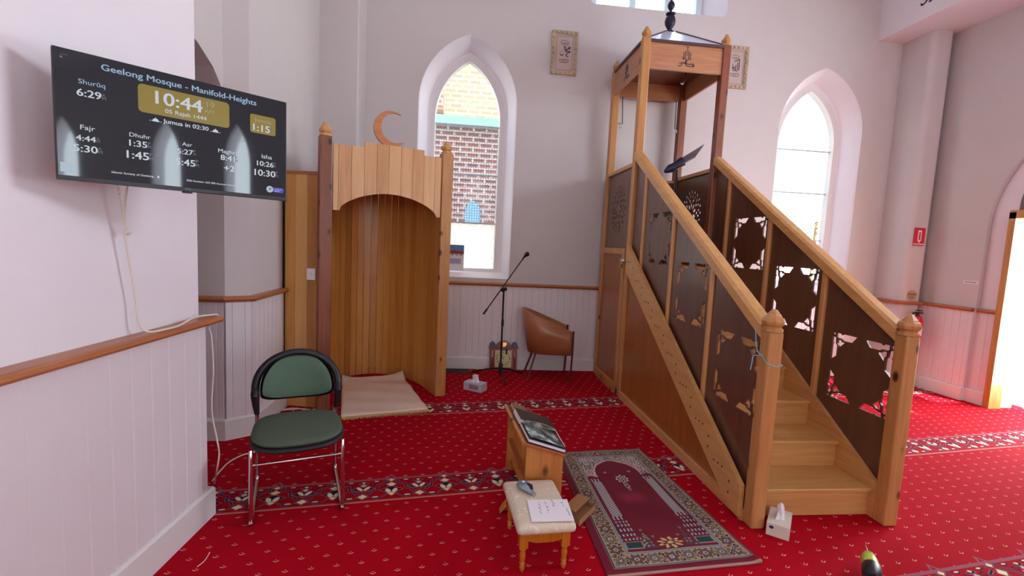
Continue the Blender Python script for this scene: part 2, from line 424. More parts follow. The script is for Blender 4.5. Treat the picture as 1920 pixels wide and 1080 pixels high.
# high three-light window
e = thing('window_3', 'x', 'window', (HWX, D, zh), wc=True); del e['label']; del e['category']; e['kind'] = 'structure'
mb = MB(); A = [(p[0], D, p[1]) for p in hw_out(HWX-.80, HWX+.80, zh, zh+1.1, .07)]
B = [(p[0], D+.28, p[1]) for p in hw_out(HWX-.72, HWX+.60, zh+.03, zh+1.05, .02)]
loft(mb, A, B); mb.build('window_reveal', 'plaster_bright', e, smooth=True)
mb = MB()
for x in (-.70, -.235, .19, .575): mb.box(HWX+x-.035, HWX+x+.035, D+.24, D+.30, zh+.02, zh+1.06)
for z in (.035, 1.03): mb.box(HWX-.72, HWX+.60, D+.245, D+.295, zh+z-.02, zh+z+.02)
mb.build('window_frame', flat('aqua_white', (205, 226, 232), .45), e)
MB().add([(HWX-.72, D+.27, zh+.02), (HWX+.6, D+.27, zh+.02), (HWX+.6, D+.27, zh+1.06), (HWX-.72, D+.27, zh+1.06)], [(0, 1, 2, 3)]).build('pane', 'clear_glass', e)
# outer leaf of the back wall, with holes at the frames
vs, fs = curvemesh([[(-3.2, -.1), (6.0, -.1), (6.0, 6.2), (2.6, 8.2), (-3.2, 7.4)], lancet(W1, Z0+.075, ZS-.08, ZA-.13, .425), lancet(W2, Z0+.075, ZS-.08, ZA-.13, .425), hw_out(HWX-.74, HWX+.63, zh+.01, zh+1.07, .02)], .03)  # unseen gable top raised to shade the brick building outside
st(MB().add([(p[0], D+.33+p[2], p[1]) for p in vs], fs).build('wall_back_outer', 'plaster'))

# right wall: arched doorway recess, three lancets behind the camera (seen reflected in the screen), a clerestory light
yw = [(-5.05, .27), (-3.25, .25), (-2.02, .22)]
def archpts(cyy, hw, zs, za): return lancet(cyy, 0, zs, za, hw)
doorY, doorHW = 3.50, .90
holesR = [lancet(c, 1.15, 2.55, 3.25, h) for c, h in yw]+[hw_out(1.15, 3.10, 2.75, 3.75, .03)]
door_arch = [(doorY-.90, -.001)]+archpts(doorY, .90, 1.86, 2.95)[1:]
outer = [(YB, 0), (doorY-.90, 0)]+archpts(doorY, .90, 1.86, 2.95)[2:][::-1]+[(doorY+.90, 0), (5.6, 0), (5.6, CEIL), (YB, CEIL)]
# keep the arch path going up from the near jamb to the far jamb
vs, fs = curvemesh([outer]+holesR, .04)
st(MB().add([(XR+.02+p[2], p[0], p[1]) for p in vs], fs).build('wall_right', 'plaster'))
inner_o = [(YB, 0), (doorY-.67, 0), (doorY-.67, 1.98), (doorY+.67, 1.98), (doorY+.67, 0), (5.6, 0), (5.6, CEIL), (YB, CEIL)]
vs, fs = curvemesh([inner_o]+holesR, .24)
st(MB().add([(XR+.17+p[2], p[0], p[1]) for p in vs], fs).build('wall_right_outer', 'plaster_bright'))
e = thing('door_1', 'x', 'door', (XR, doorY, 0), wc=True); del e['label']; del e['category']; e['kind'] = 'structure'
mb = MB()
for y0 in (doorY-.70, doorY+.64): mb.box(XR-.02, XR+.12, y0, y0+.06, 0, 2.0)
mb.box(XR-.02, XR+.12, doorY-.70, doorY+.70, 1.94, 2.02)
mb.build('door_frame', wood('oak_frame', (206, 150, 70), (170, 110, 48), 2, 9), e)
mb = MB(); a = [(p[0], max(p[1], 2.02)) for p in lancet(doorY, 2.02, 2.03, 2.75, .66)]
mb.ext([(XR+.03, p[0], p[1]) for p in a], (.02, 0, 0)); mb.build('tympanum', flat('tymp', (110, 96, 96), .6), e)
mb = MB(); mb.box(XR+.16, XR+.95, doorY-.72, doorY-.67, .02, 1.94); mb.build('door_leaf', 'oak_frame', e)
# left side: television pier, next pier and the arch between them
LA = .0566
def lx(y): return -1.398+LA*y
st(MB().ext([(lx(-6.5), -6.5, 0), (lx(2.395), 2.395, 0), (-1.75, 2.41, 0), (-3.1, 2.41, 0), (-3.1, -6.5, 0)], (0, 0, CEIL)).build('wall_left', 'plaster_bright'))
st(MB().ext([(-2.6, 3.36, 0), (-1.60, 3.36, 0), (-1.475, 3.45, 0), (-1.475, 4.98, 0), (-1.11, 4.98, 0), (-1.10, 4.99, 0), (-1.10, 5.35, 0), (-2.6, 5.35, 0)], (0, 0, CEIL)).build('wall_pier', 'plaster'))
# spandrel over the opening: a curved arch between the piers
arc = [(3.36, 2.30), (3.33, 2.385), (3.24, 2.467), (3.07, 2.545), (2.88, 2.59), (2.69, 2.545), (2.52, 2.467), (2.43, 2.385), (2.395, 2.30)]
mb = MB(); pts = [(-1.60, y, z) for y, z in arc]+[(-1.60, 2.395, CEIL), (-1.60, 3.36, CEIL)]
mb.ext(pts, (-.9, 0, 0)); st(mb.build('wall_arch', 'plaster'))
# side aisle behind the arch, rear wall
st(MB().box(-3.3, -3.1, 2.3, 5.5, 0, CEIL).build('wall_aisle', 'plaster'))
holesB = [lancet(x, 1.1, 2.9, 3.9, .5) for x in (-1.6, .4, 2.4, 4.2)]
vs, fs = curvemesh([[(-3.2, 0), (6.0, 0), (6.0, CEIL), (-3.2, CEIL)]]+holesB, .2)
st(MB().add([(p[0], YB-.1+p[2], p[1]) for p in vs], fs).build('wall_rear', 'plaster'))
# beam over the right side and rounded pilaster
st(MB().box(4.80, XR+.02, YB, D, 4.05, CEIL).build('wall_beam', 'plaster_bright'))
pil = [(5.13, D), (5.13, 5.02)]+[(5.13+.07-.07*math.cos(R(a)), 5.02-.07*math.sin(R(a))) for a in range(15, 91, 15)]+[(5.33, 4.95)]+[(5.33+.05*math.sin(R(a)), 4.90+.05+.05-.05*math.cos(R(a))) for a in range(0, 91, 15)]+[(5.38, D)]
st(MB().ext([(x, y, 0) for x, y in pil], (0, 0, 4.05)).build('wall_pilaster', 'plaster', smooth=True))

# wainscot boards, baseboards and dado rails
def wainscot(name, p, q, z0, z1, th=.03, step=.078, nrm=None):
    p, q = Vector(p), Vector(q); d = (q-p); L = d.length; d.normalize(); n = Vector((d.y, -d.x)) if nrm is None else Vector(nrm)
    pts = [(0, 0), (L, 0), (L, th)]; x = L-step*.5
    while x > .01: pts += [(x+.004, th), (x, th-.004), (x-.004, th)]; x -= step
    pts += [(0, th)]
    P3 = [(p.x+d.x*a+n.x*b, p.y+d.y*a+n.y*b, z0) for a, b in pts]
    return st(MB().ext(P3, (0, 0, z1-z0)).build(name, 'wainscot_paint'))
def strip(name, path, prof, mat_, closed_end=True, side=1):
    """sweep profile (out, z) along 2-D path; out is to the right of travel"""
    P = [Vector(p) for p in path]; n = len(P); mb = MB(); rings = []
    for i in range(n):
        t0 = (P[i]-P[i-1]).normalized() if i else (P[1]-P[0]).normalized(); t1 = (P[i+1]-P[i]).normalized() if i < n-1 else t0
        n0 = Vector((t0.y, -t0.x)); n1 = Vector((t1.y, -t1.x)); m = (n0+n1); m /= m.length; m /= max(.3, m.dot(n0))
        rings.append([(P[i].x+m.x*o*side, P[i].y+m.y*o*side, z) for o, z in prof])
    k = len(prof); vs = [v for r in rings for v in r]; fs = []
    for i in range(n-1):
        for j in range(k): fs.append((i*k+j, i*k+(j+1) % k, (i+1)*k+(j+1) % k, (i+1)*k+j))
    fs += [tuple(range(k)), tuple((n-1)*k+j for j in range(k))[::-1]]
    return st(mb.add(vs, fs).build(name, mat_, smooth=False))
def baseprof(h): return [(0, 0), (.05, 0), (.05, h-.012), (.042, h), (0, h)]
def dadoprof(z, w=.07): return [(0, z-.02), (.035, z-.02), (w-.008, z-.009), (w, z+.002), (w-.006, z+.014), (w-.02, z+.02), (0, z+.02)]
zd = .982
p1 = [(lx(-6.4), -6.4), (lx(2.385), 2.385)]
wainscot('wall_left_wainscot', p1[0], p1[1], .0, .995, .038, .105)
strip('baseboard_left', p1+[(-1.62, 2.43)], baseprof(.15), 'frame_white')
strip('trim_1', [(lx(-6.4)-.0, -6.4), (lx(2.385), 2.385), (-1.62, 2.43)], dadoprof(1.004, .085), 'rail_wood_y')
wainscot('wall_pier_wainscot_1', (-2.5, 3.36), (-1.60, 3.36), 0, zd-.01)
wainscot('wall_pier_wainscot_2', (-1.60, 3.355), (-1.475, 3.445), 0, zd-.01)
wainscot('wall_pier_wainscot_3', (-1.475, 3.44), (-1.475, 4.02), 0, zd-.01, .02)
pp = [(-2.5, 3.36), (-1.60, 3.36), (-1.475, 3.45), (-1.475, 4.02)]
strip('baseboard_pier', pp, baseprof(.15), 'frame_white'); strip('trim_2', pp, dadoprof(zd, .06), 'rail_wood_y')
wainscot('wall_back_wainscot', (-1.10, D), (5.13, D), 0, zd-.01, .02, .075)
strip('baseboard_back', [(-1.10, D), (5.13, D)], baseprof(.137), 'frame_white')
strip('trim_3', [(-1.10, D), (5.13, D)], dadoprof(zd, .05), 'rail_wood')
rp = [(5.13, D), (5.13, 5.0), (5.18, 4.95), (5.34, 4.95), (5.38, 5.0), (XR, 5.05), (XR, 4.41)]
strip('trim_4', rp, dadoprof(.985, .05), 'rail_wood_y'); strip('baseboard_right', rp+[(XR, 4.40)], baseprof(.14), 'frame_white')
wainscot('wall_right_wainscot_1', (XR, 5.1), (XR, 4.41), 0, .975, .02)
wainscot('wall_right_wainscot_2', (XR+.05, 4.41), (XR+.05, 4.18), 0, .975, .02)
strip('trim_5', [(XR+.05, 4.40), (XR+.05, 4.20)], dadoprof(.985, .05), 'rail_wood_y'); strip('baseboard_door', [(XR+.05, 4.40), (XR+.05, 4.20)], baseprof(.14), 'frame_white')
wainscot('wall_right_wainscot_3', (XR, 2.58), (XR, YB), 0, .975, .02, .15)
strip('trim_6', [(XR, 2.58), (XR, YB)], dadoprof(.985, .05), 'rail_wood_y')

# ================================================================== MIHRAB
mdir = Vector((.927, .375, 0)).normalized()
ml, mr = Vector((-1.117, 3.95, 0)), Vector((-.178, 4.36, 0))
md = (mr-ml); MW = md.length; md.normalize(); mang = math.atan2(md.y, md.x); mc = (ml+mr)/2
mih = thing('prayer_niche', 'tall honey timber prayer niche with planked curved back, arched pelmet and crescent on top', 'prayer niche', mc, mang)
hw = MW/2
def finial_prof(r):   # octagonal turned cap
    return [(r*1.02, 0), (r*1.02, .012), (r*.80, .016), (r*.80, .022), (r*1.05, .034), (r*1.12, .050), (r*1.0, .064), (r*.78, .070), (r*.74, .076), (r*.30, .106), (r*.02, .112)]
for s, m in ((-1, 'pine_post_red'), (1, 'pine_post')):
    x = s*hw
    mb = MB().box(x-.05, x+.05, -.05, .05, 0, 2.23); p = mb.build('post', m, mih, bevel=.008)
    f = MB().lathe(finial_prof(.046), 8, c=(x, 0, 2.23)).build('finial', 'pine_x', p)
# curved back made of staves (U-shaped plan)
N = 22; pl = []
xr = hw-.05
for i in range(N+1):
    a = math.pi*i/N; cxx = -math.cos(a); syy = math.sin(a)
    pl.append((cxx*xr*(1 if abs(cxx) > .99 else 1), .06+.86*(syy**.75)))
mats = ['stave0', 'stave1', 'stave2', 'stave3']
mb = MB()
for i in range(N):
    a, b = Vector(pl[i]), Vector(pl[i+1]); t = (b-a).normalized(); nn = Vector((-t.y, t.x))*.02; a2, b2 = a+t*.002, b-t*.002
    mi = random.choice([0, 1, 2, 1, 0, 3])
    mb.ext([(a2.x, a2.y, 0), (b2.x, b2.y, 0), (b2.x+nn.x, b2.y+nn.y, 0), (a2.x+nn.x, a2.y+nn.y, 0)], (0, 0, 2.0), mi)
mb.build('back_staves', mats, mih)
MB().ext([(x, y, 2.0) for x, y in pl], (0, 0, .02)).build('top_board', 'ply_warm', mih)
# pelmet of nine boards over an arch
xa, xb = -hw+.05+.005, hw-.05-.005; PW = xb-xa
pel = []; nb = 9
def archz(x):
    k = (x-xa)/PW
    if k < .06 or k > .955: return 1.655 if k < .5 else 1.655
    kk = (k-.06)/(.955-.06); return 1.665+.155*math.sin(math.pi*kk)**.62
cuts = [0, .045]+[.045+.955*j/8.6 for j in range(1, 9)]+[1]
mb = MB()
for j in range(len(cuts)-1):
    a, b = xa+cuts[j]*PW+.0012, xa+cuts[j+1]*PW-.0012; kmid = (cuts[j]+cuts[j+1])/2
    top = 2.225 if .27 < kmid < .80 else 2.18
    n = 10; pts = [(a, -.035, top), (b, -.035, top)]+[(b+(a-b)*i/n, -.035, archz(b+(a-b)*i/n)) for i in range(n+1)]
    mb.ext(pts[::-1], (0, .022, 0), j % 3 if j else 2)
mb.build('pelmet', ['pelmet0', 'pelmet1', 'pelmet2'], mih)
# crescent
def crescent(ro, ri, off, a0, a1, n=28):
    """outer arc centre 0; inner arc shifted"""
    o = [(ro*math.cos(R(a0+(a1-a0)*i/n)), ro*math.sin(R(a0+(a1-a0)*i/n))) for i in range(n+1)]
    p0, p1_ = Vector(o[0]), Vector(o[-1]); c = Vector(off)
    r0 = (p0-c).length; A0 = math.atan2(p0.y-c.y, p0.x-c.x); A1 = math.atan2(p1_.y-c.y, p1_.x-c.x)
    if A1 < A0: A1 += 2*math.pi
    i_ = [(c.x+r0*math.cos(A1+(A0-A1)*i/n), c.y+r0*math.sin(A1+(A0-A1)*i/n)) for i in range(1, n)]
    return o+i_
cr = crescent(.148, .12, (.034, .012), 58, 318)
mb = MB(); mb.ext([(x+.005, -.03, 2.360+z) for x, z in cr][::-1], (0, .022, 0)); mb.box(-.03, .06, -.028, -.01, 2.20, 2.235)
mb.build('crescent', wood('crescent_wood', (206, 140, 88), (180, 112, 66), 0, 8), mih)
# planked side screen between the pier and the niche
a = Vector((-1.452, 4.035, 0)); b = Vector((-1.180, 3.985, 0)); dd = (b-a); Ls = dd.length
scr = thing('timber_side_panel', 'narrow honey plank panel with light switch, filling the gap left of the niche', 'timber panel', a, math.atan2(dd.y, dd.x))
mb = MB(); cuts = [0, .085, .19, Ls]
for j in range(3): mb.box(cuts[j]+.001, cuts[j+1]-.001, 0, .02, .0, 1.93, j)
mb.build('planks', ['stave0', 'stave3', 'stave2'], scr)
MB().box(-.0, Ls, -.008, .024, 1.93, 1.955).build('top_rail', 'rail_wood', scr)
MB().box(-.02, -.001, .0, .02, 0, 1.93).build('edge_strip', 'black_plastic', scr)
sw = thing('light_switch', 'white rectangular wall switch on the narrow plank panel', 'light switch', atY(584, 514, 3.985), math.atan2(dd.y, dd.x))
MB().box(-.036, .036, -.009, 0, -.048, .048).build('plate', 'white_paper', sw, bevel=.003)
MB().box(-.009, .009, -.013, -.009, -.012, .012).build('rocker', 'frame_white', sw, bevel=.002)

# beige prayer mat in the niche
flat('fleece', (244, 226, 206), .95, var=.07, scale=14, bump=.6); flat('gold_fringe', (206, 176, 120), .9, var=.2, scale=80, bump=.4)
fl, fr = Vector((-.912, 3.737, 0)), Vector((-.246, 3.935, 0)); ux = (fr-fl).normalized(); uy = Vector((-ux.y, ux.x, 0)); Wm = (fr-fl).length
mat_ = thing('beige_prayer_mat', 'pale beige fleece prayer mat with gold fringe lying inside the wooden niche', 'mat', fl, wc=True)
mb = MB(); nu, nv = 30, 34
vs = []
for j in range(nv+1):
    for i in range(nu+1):
        s, t = i/nu, j/nv; Lm = 1.08
        inset = .055*max(0, (t-.05))*1.2
        x = (s-.5)*(Wm-inset*1.6)+Wm/2; y = t*Lm
        z = .012+.006*math.sin(9*s+4*t)*math.sin(7*t)+.004*math.sin(23*t+6*s)
        if t > .84:                                # back edge lifts against the staves
            k = (t-.84)/.16; z += (.05*abs(2*s-1)**2.5+.008)*k*1.2; y -= .03*k*k
            y -= .10*k*(.3*math.sin(math.pi*s))
        y -= .06*abs(2*s-1)**2*t
        vs.append(fl+ux*x+uy*y+Vector((0, 0, z)))
fs = [(j*(nu+1)+i, j*(nu+1)+i+1, (j+1)*(nu+1)+i+1, (j+1)*(nu+1)+i) for j in range(nv) for i in range(nu)]
mb.add(vs, fs); mb.build('pile', 'fleece', mat_, smooth=True, solid=.018)
mb = MB(); p0 = fl-uy*.05; mb.box(0, Wm, -.035, .002, .004, .012)
o = MB().add([tuple(fl+ux*x+uy*y+Vector((0, 0, z))) for x, y, z in [(0, 0, .006), (Wm, 0, .006), (Wm, -.028, .006), (0, -.028, .006), (0, 0, .014), (Wm, 0, .014), (Wm, -.028, .010), (0, -.028, .010)]], [(0,3,2,1),(4,5,6,7),(0,1,5,4),(1,2,6,5),(2,3,7,6),(3,0,4,7)])
o.build('hem', 'gold_fringe', mat_)
mb = MB(); n = 110
for i in range(n):
    x = (i+.5)/n*Wm; j = random.uniform(-.006, .006); a = fl+ux*x-uy*.026; b = fl+ux*(x+j)-uy*(.05+random.uniform(-.008, .006))
    mb.tube([a+Vector((0, 0, .008)), (a+b)/2+Vector((0, 0, .007)), b+Vector((0, 0, .003))], .0022, 4)
fo = mb.build('fringe', 'gold_fringe', mat_); fo['kind'] = 'stuff'

# ================================================================== MINBAR
mx0, mx1, myF, myP, myB = 1.575, 2.434, 2.21, 4.355, 5.27; nw = .079; ZN = 1.064; ZT = 3.37; ZBb = 3.13
mn = thing('pulpit_staircase', 'tall timber mosque pulpit with stairs, fretwork sides and a canopied platform', 'pulpit', ((mx0+mx1)/2, myF+.1, 0), wc=True)
railz = lambda y: 1.090+(y-2.261)*.613      # handrail top line
strz = lambda y: .205+(y-2.32)*.640         # stringer top line
# newel posts
for x in (mx0, mx1-nw):
    p = MB().box(x, x+nw, myF, myF+nw, 0, ZN).build('newel_post', 'pine_post', mn, bevel=.010)
    mb = MB(); mb.lathe([(r*1.08, z) for r, z in [(.047, 0), (.047, .014), (.038, .018), (.038, .024), (.049, .038), (.052, .054), (.046, .070), (.036, .076), (.034, .082), (.013, .112), (.001, .116)]], 8, c=(x+nw/2, myF+nw/2, ZN)); mb.build('finial', 'pine_post', p)
# canopy posts
for x in (mx0, mx1-nw):
    for y in (myP, myB-nw):
        ztop = 3.40
        p = MB().box(x, x+nw, y, y+nw, 0, ztop).build('canopy_post', 'pine_post' if x < 2 else 'pine_post_red', mn, bevel=.008)  # right posts take a darker wood, shade put into the colour
        MB().lathe(finial_prof(.040), 8, c=(x+nw/2, y+nw/2, ztop)).build('finial', 'pine_post', p)
# handrails
for x in (mx0-.008, mx1-nw-.004):
    y0, y1 = myF+nw-.005, myP+.005
    prof = [(0, -.075), (.015, -.088), (.076, -.088), (.091, -.075), (.091, -.015), (.072, 0), (.019, 0), (0, -.015)]
    mb = MB(); mb.add([(x+a, y0, railz(y0)+b) for a, b in prof]+[(x+a, y1, railz(y1)+b) for a, b in prof], [tuple(range(8)), tuple(range(8, 16))[::-1]]+[(i, 8+i, 8+(i+1) % 8, (i+1) % 8) for i in range(8)])
    mb.build('handrail', 'pine_rail', mn)
# balusters
by = [4.085, 3.465, 2.850]
for x in (mx0+.018, mx1-nw+.018):
    for y in by:
        mb = MB(); z0, z1 = strz(y)-.06, railz(y)-.07
        prof = [(-.021, .010), (-.021, .03), (-.014, .04), (.014, .04), (.021, .03), (.021, .010), (.014, 0), (-.014, 0)]
        mb.ext([(x+.0+b-.004, y+a, z0) for a, b in prof], (0, 0, z1-z0)); mb.build('baluster', 'pine_z', mn)
# fretted side panels
def fret_holes(ca_, cz_, ha, hz):
    """corner cut-outs around a pointed star, in panel coords; ca,cz centre, ha,hz half sizes"""
    base = [
        [(.0, .0), (.09, .0), (.09, .075), (.0, .075)],
        [(.125, .0), (.30, .0), (.33, .04), (.37, 0), (.86, .0), (.70, .20), (.40, .20), (.34, .15), (.125, .15)],
        [(.0, .125), (.145, .125), (.145, .33), (.20, .39), (.20, .70), (.0, .86), (.0, .37), (.04, .33), (.0, .30)],
        [(.19, .195), (.31, .195), (.36, .25), (.46, .25), (.25, .46), (.25, .38), (.19, .31)],
    ]
    out = []
    for sx in (-1, 1):
        for sz in (-1, 1):
            for b in base:
                p = [(ca_+sx*ha*(1-s), cz_+sz*hz*(1-t)) for s, t in b]
                out.append(p)
    return out
def panel_mesh(outer, holes_, th, x):
    vs, fs = curvemesh([outer]+holes_, th); return [(x+p[2], p[0], p[1]) for p in vs], fs
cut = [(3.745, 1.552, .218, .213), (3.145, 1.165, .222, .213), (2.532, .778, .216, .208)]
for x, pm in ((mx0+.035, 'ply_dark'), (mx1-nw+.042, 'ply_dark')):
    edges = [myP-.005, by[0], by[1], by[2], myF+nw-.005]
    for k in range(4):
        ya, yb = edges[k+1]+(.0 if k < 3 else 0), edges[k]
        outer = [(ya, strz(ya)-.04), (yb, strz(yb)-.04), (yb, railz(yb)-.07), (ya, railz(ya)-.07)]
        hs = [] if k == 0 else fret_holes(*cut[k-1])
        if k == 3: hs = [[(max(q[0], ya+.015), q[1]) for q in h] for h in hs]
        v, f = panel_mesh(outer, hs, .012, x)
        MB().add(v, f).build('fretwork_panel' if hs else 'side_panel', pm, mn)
# outer stringers (with dark plugs) and lower side panels
plugs = []
for side in (0, 1):
    x0 = mx0-.022 if side == 0 else mx1-nw+.055+.012
    th = .03
    y0, y1 = myF+nw-.0, myP-.003
    mb = MB(); mb.ext([(x0, y0+.015, max(.02, strz(y0+.015)-.19)), (x0, y0+.10, .02+.0), (x0, y1, strz(y1)-.258), (x0, y1, strz(y1)), (x0, y0+.015, strz(y0+.015))][::-1], (th, 0, 0))
    s_ = mb.build('stringer', 'pine_rail', mn)
    if side == 0:
        flat('plug_dark', (96, 44, 22), .5); y = 4.28; k = 0
        while y > 2.40:
            zc = strz(y)-.125
            offs = [(-.045, .028), (0, 0), (.045, -.028)] if k % 2 == 0 else [(0, .032), (.0, -.032)]
            for dy, dz in offs:
                M_ = Matrix.Translation((x0-.001, y+dy, zc+(dz if k % 2 else 0)+ (.0 if k % 2 else .0))) @ Matrix.Rotation(R(90), 4, 'Y')
                MB().lathe([(.0075, 0), (.0075, .004)], 10, M=M_).build('wood_plug', 'plug_dark', s_)
            y -= .125; k += 1
    xx = mx0+.02 if side == 0 else mx1-.03
    mb = MB(); mb.ext([(xx, myF+nw+.15, .05), (xx, myP-.0, .05), (xx, myP-.0, strz(myP)-.2), (xx, myF+nw+.15, .06)][::-1], (.012, 0, 0)); mb.build('lower_panel', 'ply_warm', mn)
    xs = mx0-.004 if side == 0 else mx1-.026
    MB().box(xs, xs+.03, myF+nw, myP, 0, .062).build('base_rail', 'pine_rail', mn)
# inner stringer along the right-hand wall of the flight
mb = MB(); x0 = mx1-nw+.01
tl = lambda y: .205+(y-2.30)*.63
mb.ext([(x0, 2.29, 0.0), (x0, 2.50, 0.0), (x0, 4.2, tl(4.2)-.25), (x0, 4.2, tl(4.2)), (x0, 2.29, tl(2.29))][::-1], (.024, 0, 0)); mb.build('inner_stringer', 'pine_rail', mn)
mb = MB(); x0 = mx0+.048
mb.ext([(x0, 2.29, 0.0), (x0, 2.50, 0.0), (x0, 4.2, tl(4.2)-.25), (x0, 4.2, tl(4.2)), (x0, 2.29, tl(2.29))][::-1], (.020, 0, 0)); mb.build('inner_stringer', 'pine_rail', mn)
# treads and risers
sx0, sx1 = mx0+.068, mx1-nw+.01
for k in range(8):
    y = 2.335+.262*k; z = .165*(k+1)
    MB().box(sx0, sx1, y, y+.018, z-.165+(.0 if k else 0), z-.022).build('riser', 'pine_x', mn)
    yb = y+.29 if k < 7 else myB-.03
    o = MB().box(sx0, sx1, y-.022, yb, z-.022, z).build('tread' if k < 7 else 'platform', 'tread_wood', mn, bevel=.005)
# canopy enclosure: lower door panel, upper grille panels, rails
def rosette(cyy, cz, k):
    hs = []
    def el(r, a, ra, rb, n=10):
        c = (cyy+r*math.cos(a)*.215/.25*k, cz+r*math.sin(a)*k); p = []
        for i in range(n):
            t = 2*math.pi*i/n; x = ra*1.12*math.cos(t); y = rb*1.2*math.sin(t)
            p.append((c[0]+(x*math.cos(a)-y*math.sin(a))*k*.86, c[1]+(x*math.sin(a)+y*math.cos(a))*k))
        hs.append(p)
    for i in range(10): el(.082, 2*math.pi*(i+.5)/10, .030, .0135)
    for i in range(10): el(.135, 2*math.pi*i/10, .017, .013)
    for i in range(20): el(.176, 2*math.pi*(i+.5)/20, .019, .0095)
    for i in range(20): el(.218, 2*math.pi*i/20, .016, .011)
    return hs
for side, xx in ((0, mx0+.03), (1, mx1-.04)):
    ya, yb = myP+nw, myB-nw; cyy = (ya+yb)/2
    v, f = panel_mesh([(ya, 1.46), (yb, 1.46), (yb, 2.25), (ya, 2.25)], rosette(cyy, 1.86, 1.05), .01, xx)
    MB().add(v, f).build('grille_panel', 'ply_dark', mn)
    MB().box(xx-.03, xx+.03, ya, yb, 2.24, 2.275).build('top_rail', 'pine_rail', mn)
    if side == 0:
        dr = MB()
        dr.box(xx-.045, xx-.015, ya+.005, ya+.06, .06, 1.46); dr.box(xx-.045, xx-.015, yb-.06, yb-.005, .06, 1.46)
        dr.box(xx-.045, xx-.015, ya+.06, yb-.06, 1.40, 1.46); dr.box(xx-.045, xx-.015, ya+.06, yb-.06, .0, .10)
        d_ = dr.build('cupboard_door', 'pine_post', mn, bevel=.003)
        MB().box(xx-.03, xx-.02, ya+.06, yb-.06, .10, 1.40).build('door_panel', 'ply_warm', d_)
        mb = MB(); mb.box(xx-.055, xx-.045, ya-.06, ya+.10, 1.335, 1.352); mb.box(xx-.062, xx-.045, ya-.01, ya+.03, 1.325, 1.36); mb.build('latch_bar', 'chrome', d_)
        mb = MB(); mb.box(xx-.075, xx-.055, ya-.005, ya+.030, 1.268, 1.306)
        mb.tube([(xx-.065, ya+.002, 1.305), (xx-.065, ya+.002, 1.325), (xx-.065, ya+.0125, 1.334), (xx-.065, ya+.023, 1.325), (xx-.065, ya+.023, 1.305)], .003, 6); mb.build('padlock', 'brass', d_)
    else: MB().box(xx-.005, xx+.005, ya, yb, .05, 1.46).build('lower_panel', 'ply_warm', mn)
MB().box(mx0+nw, mx1-nw, myB-.05, myB-.038, .05, 2.22).build('rear_panel', 'ply_dark', mn)
MB().box(mx0+nw, mx1-nw, myB-.065, myB-.02, 2.22, 2.25).build('rear_rail', 'pine_x', mn)
# canopy beams, lettering, ceiling
def takbir(mb, M, k=1.):
    """two-line calligraphy with a tall crown, drawn as inlaid strokes"""
    S = lambda pts, w: ribbon(mb, smoothp([(x*k, y*k) for x, y in pts], 4), w*k, .0015, 0, M)
    S([(0, .02), (0, .085)], .004); S([(-.012, .082), (0, .086), (.012, .082)], .003)
    for x, h in ((-.026, .045), (-.013, .055), (.013, .055), (.026, .045)): S([(x, -.002), (x*1.05, h)], .0055)
    S([(-.034, .006), (-.028, -.008), (-.014, -.002), (0, -.012), (.014, -.002), (.03, -.006)], .005)
    S([(.0, -.008), (-.008, -.022), (.004, -.016)], .005)
    S([(.052, -.03), (.05, -.058)], .005)
    S([(.062, -.048), (.045, -.036), (.02, -.038), (-.012, -.036), (.0, -.03), (-.014, -.02), (.0, -.05), (.03, -.053), (.062, -.048)], .006)
    S([(-.014, -.036), (-.03, -.03), (-.042, -.036), (-.038, -.048), (-.05, -.056), (-.066, -.054)], .006); S([(-.062, -.04), (-.05, -.034), (-.03, -.034)], .004)
flat('inlay', (58, 42, 62), .6)
zb0, zb1 = ZBb, 3.365
for nm, args, m in (('f', (mx0+nw, mx1-nw, myP+.012, myP+.034, zb0, zb1), 'beam_wood'), ('b', (mx0+nw, mx1-nw, myB-.034, myB-.012, zb0, zb1), 'beam_wood'),
                    ('l', (mx0+.012, mx0+.034, myP+nw, myB-nw, zb0, zb1), 'beam_wood_y'), ('r', (mx1-.034, mx1-.012, myP+nw, myB-nw, zb0, zb1), 'beam_wood_y')):
    o = MB().box(*args).build('canopy_beam', m, mn)
    if nm == 'f':
        M_ = Matrix(((1, 0, 0, (mx0+mx1)/2+.005), (0, 0, -1, myP+.012), (0, 1, 0, 3.245), (0, 0, 0, 1)))
        mb = MB(); takbir(mb, M_, 1.25); lab(mb.build('inlaid_lettering', 'inlay', o), 'dark inlaid two-line calligraphy')
    if nm == 'l':
        M_ = Matrix(((0, 0, -1, mx0+.012), (-1, 0, 0, (myP+myB)/2), (0, 1, 0, 3.245), (0, 0, 0, 1)))
        mb = MB(); takbir(mb, M_, 1.25); lab(mb.build('inlaid_lettering', 'inlay', o), 'dark inlaid two-line calligraphy')
MB().box(mx0+.03, mx1-.03, myP+.03, myB-.03, 3.30, 3.315).build('canopy_ceiling', 'ply_dark', mn)
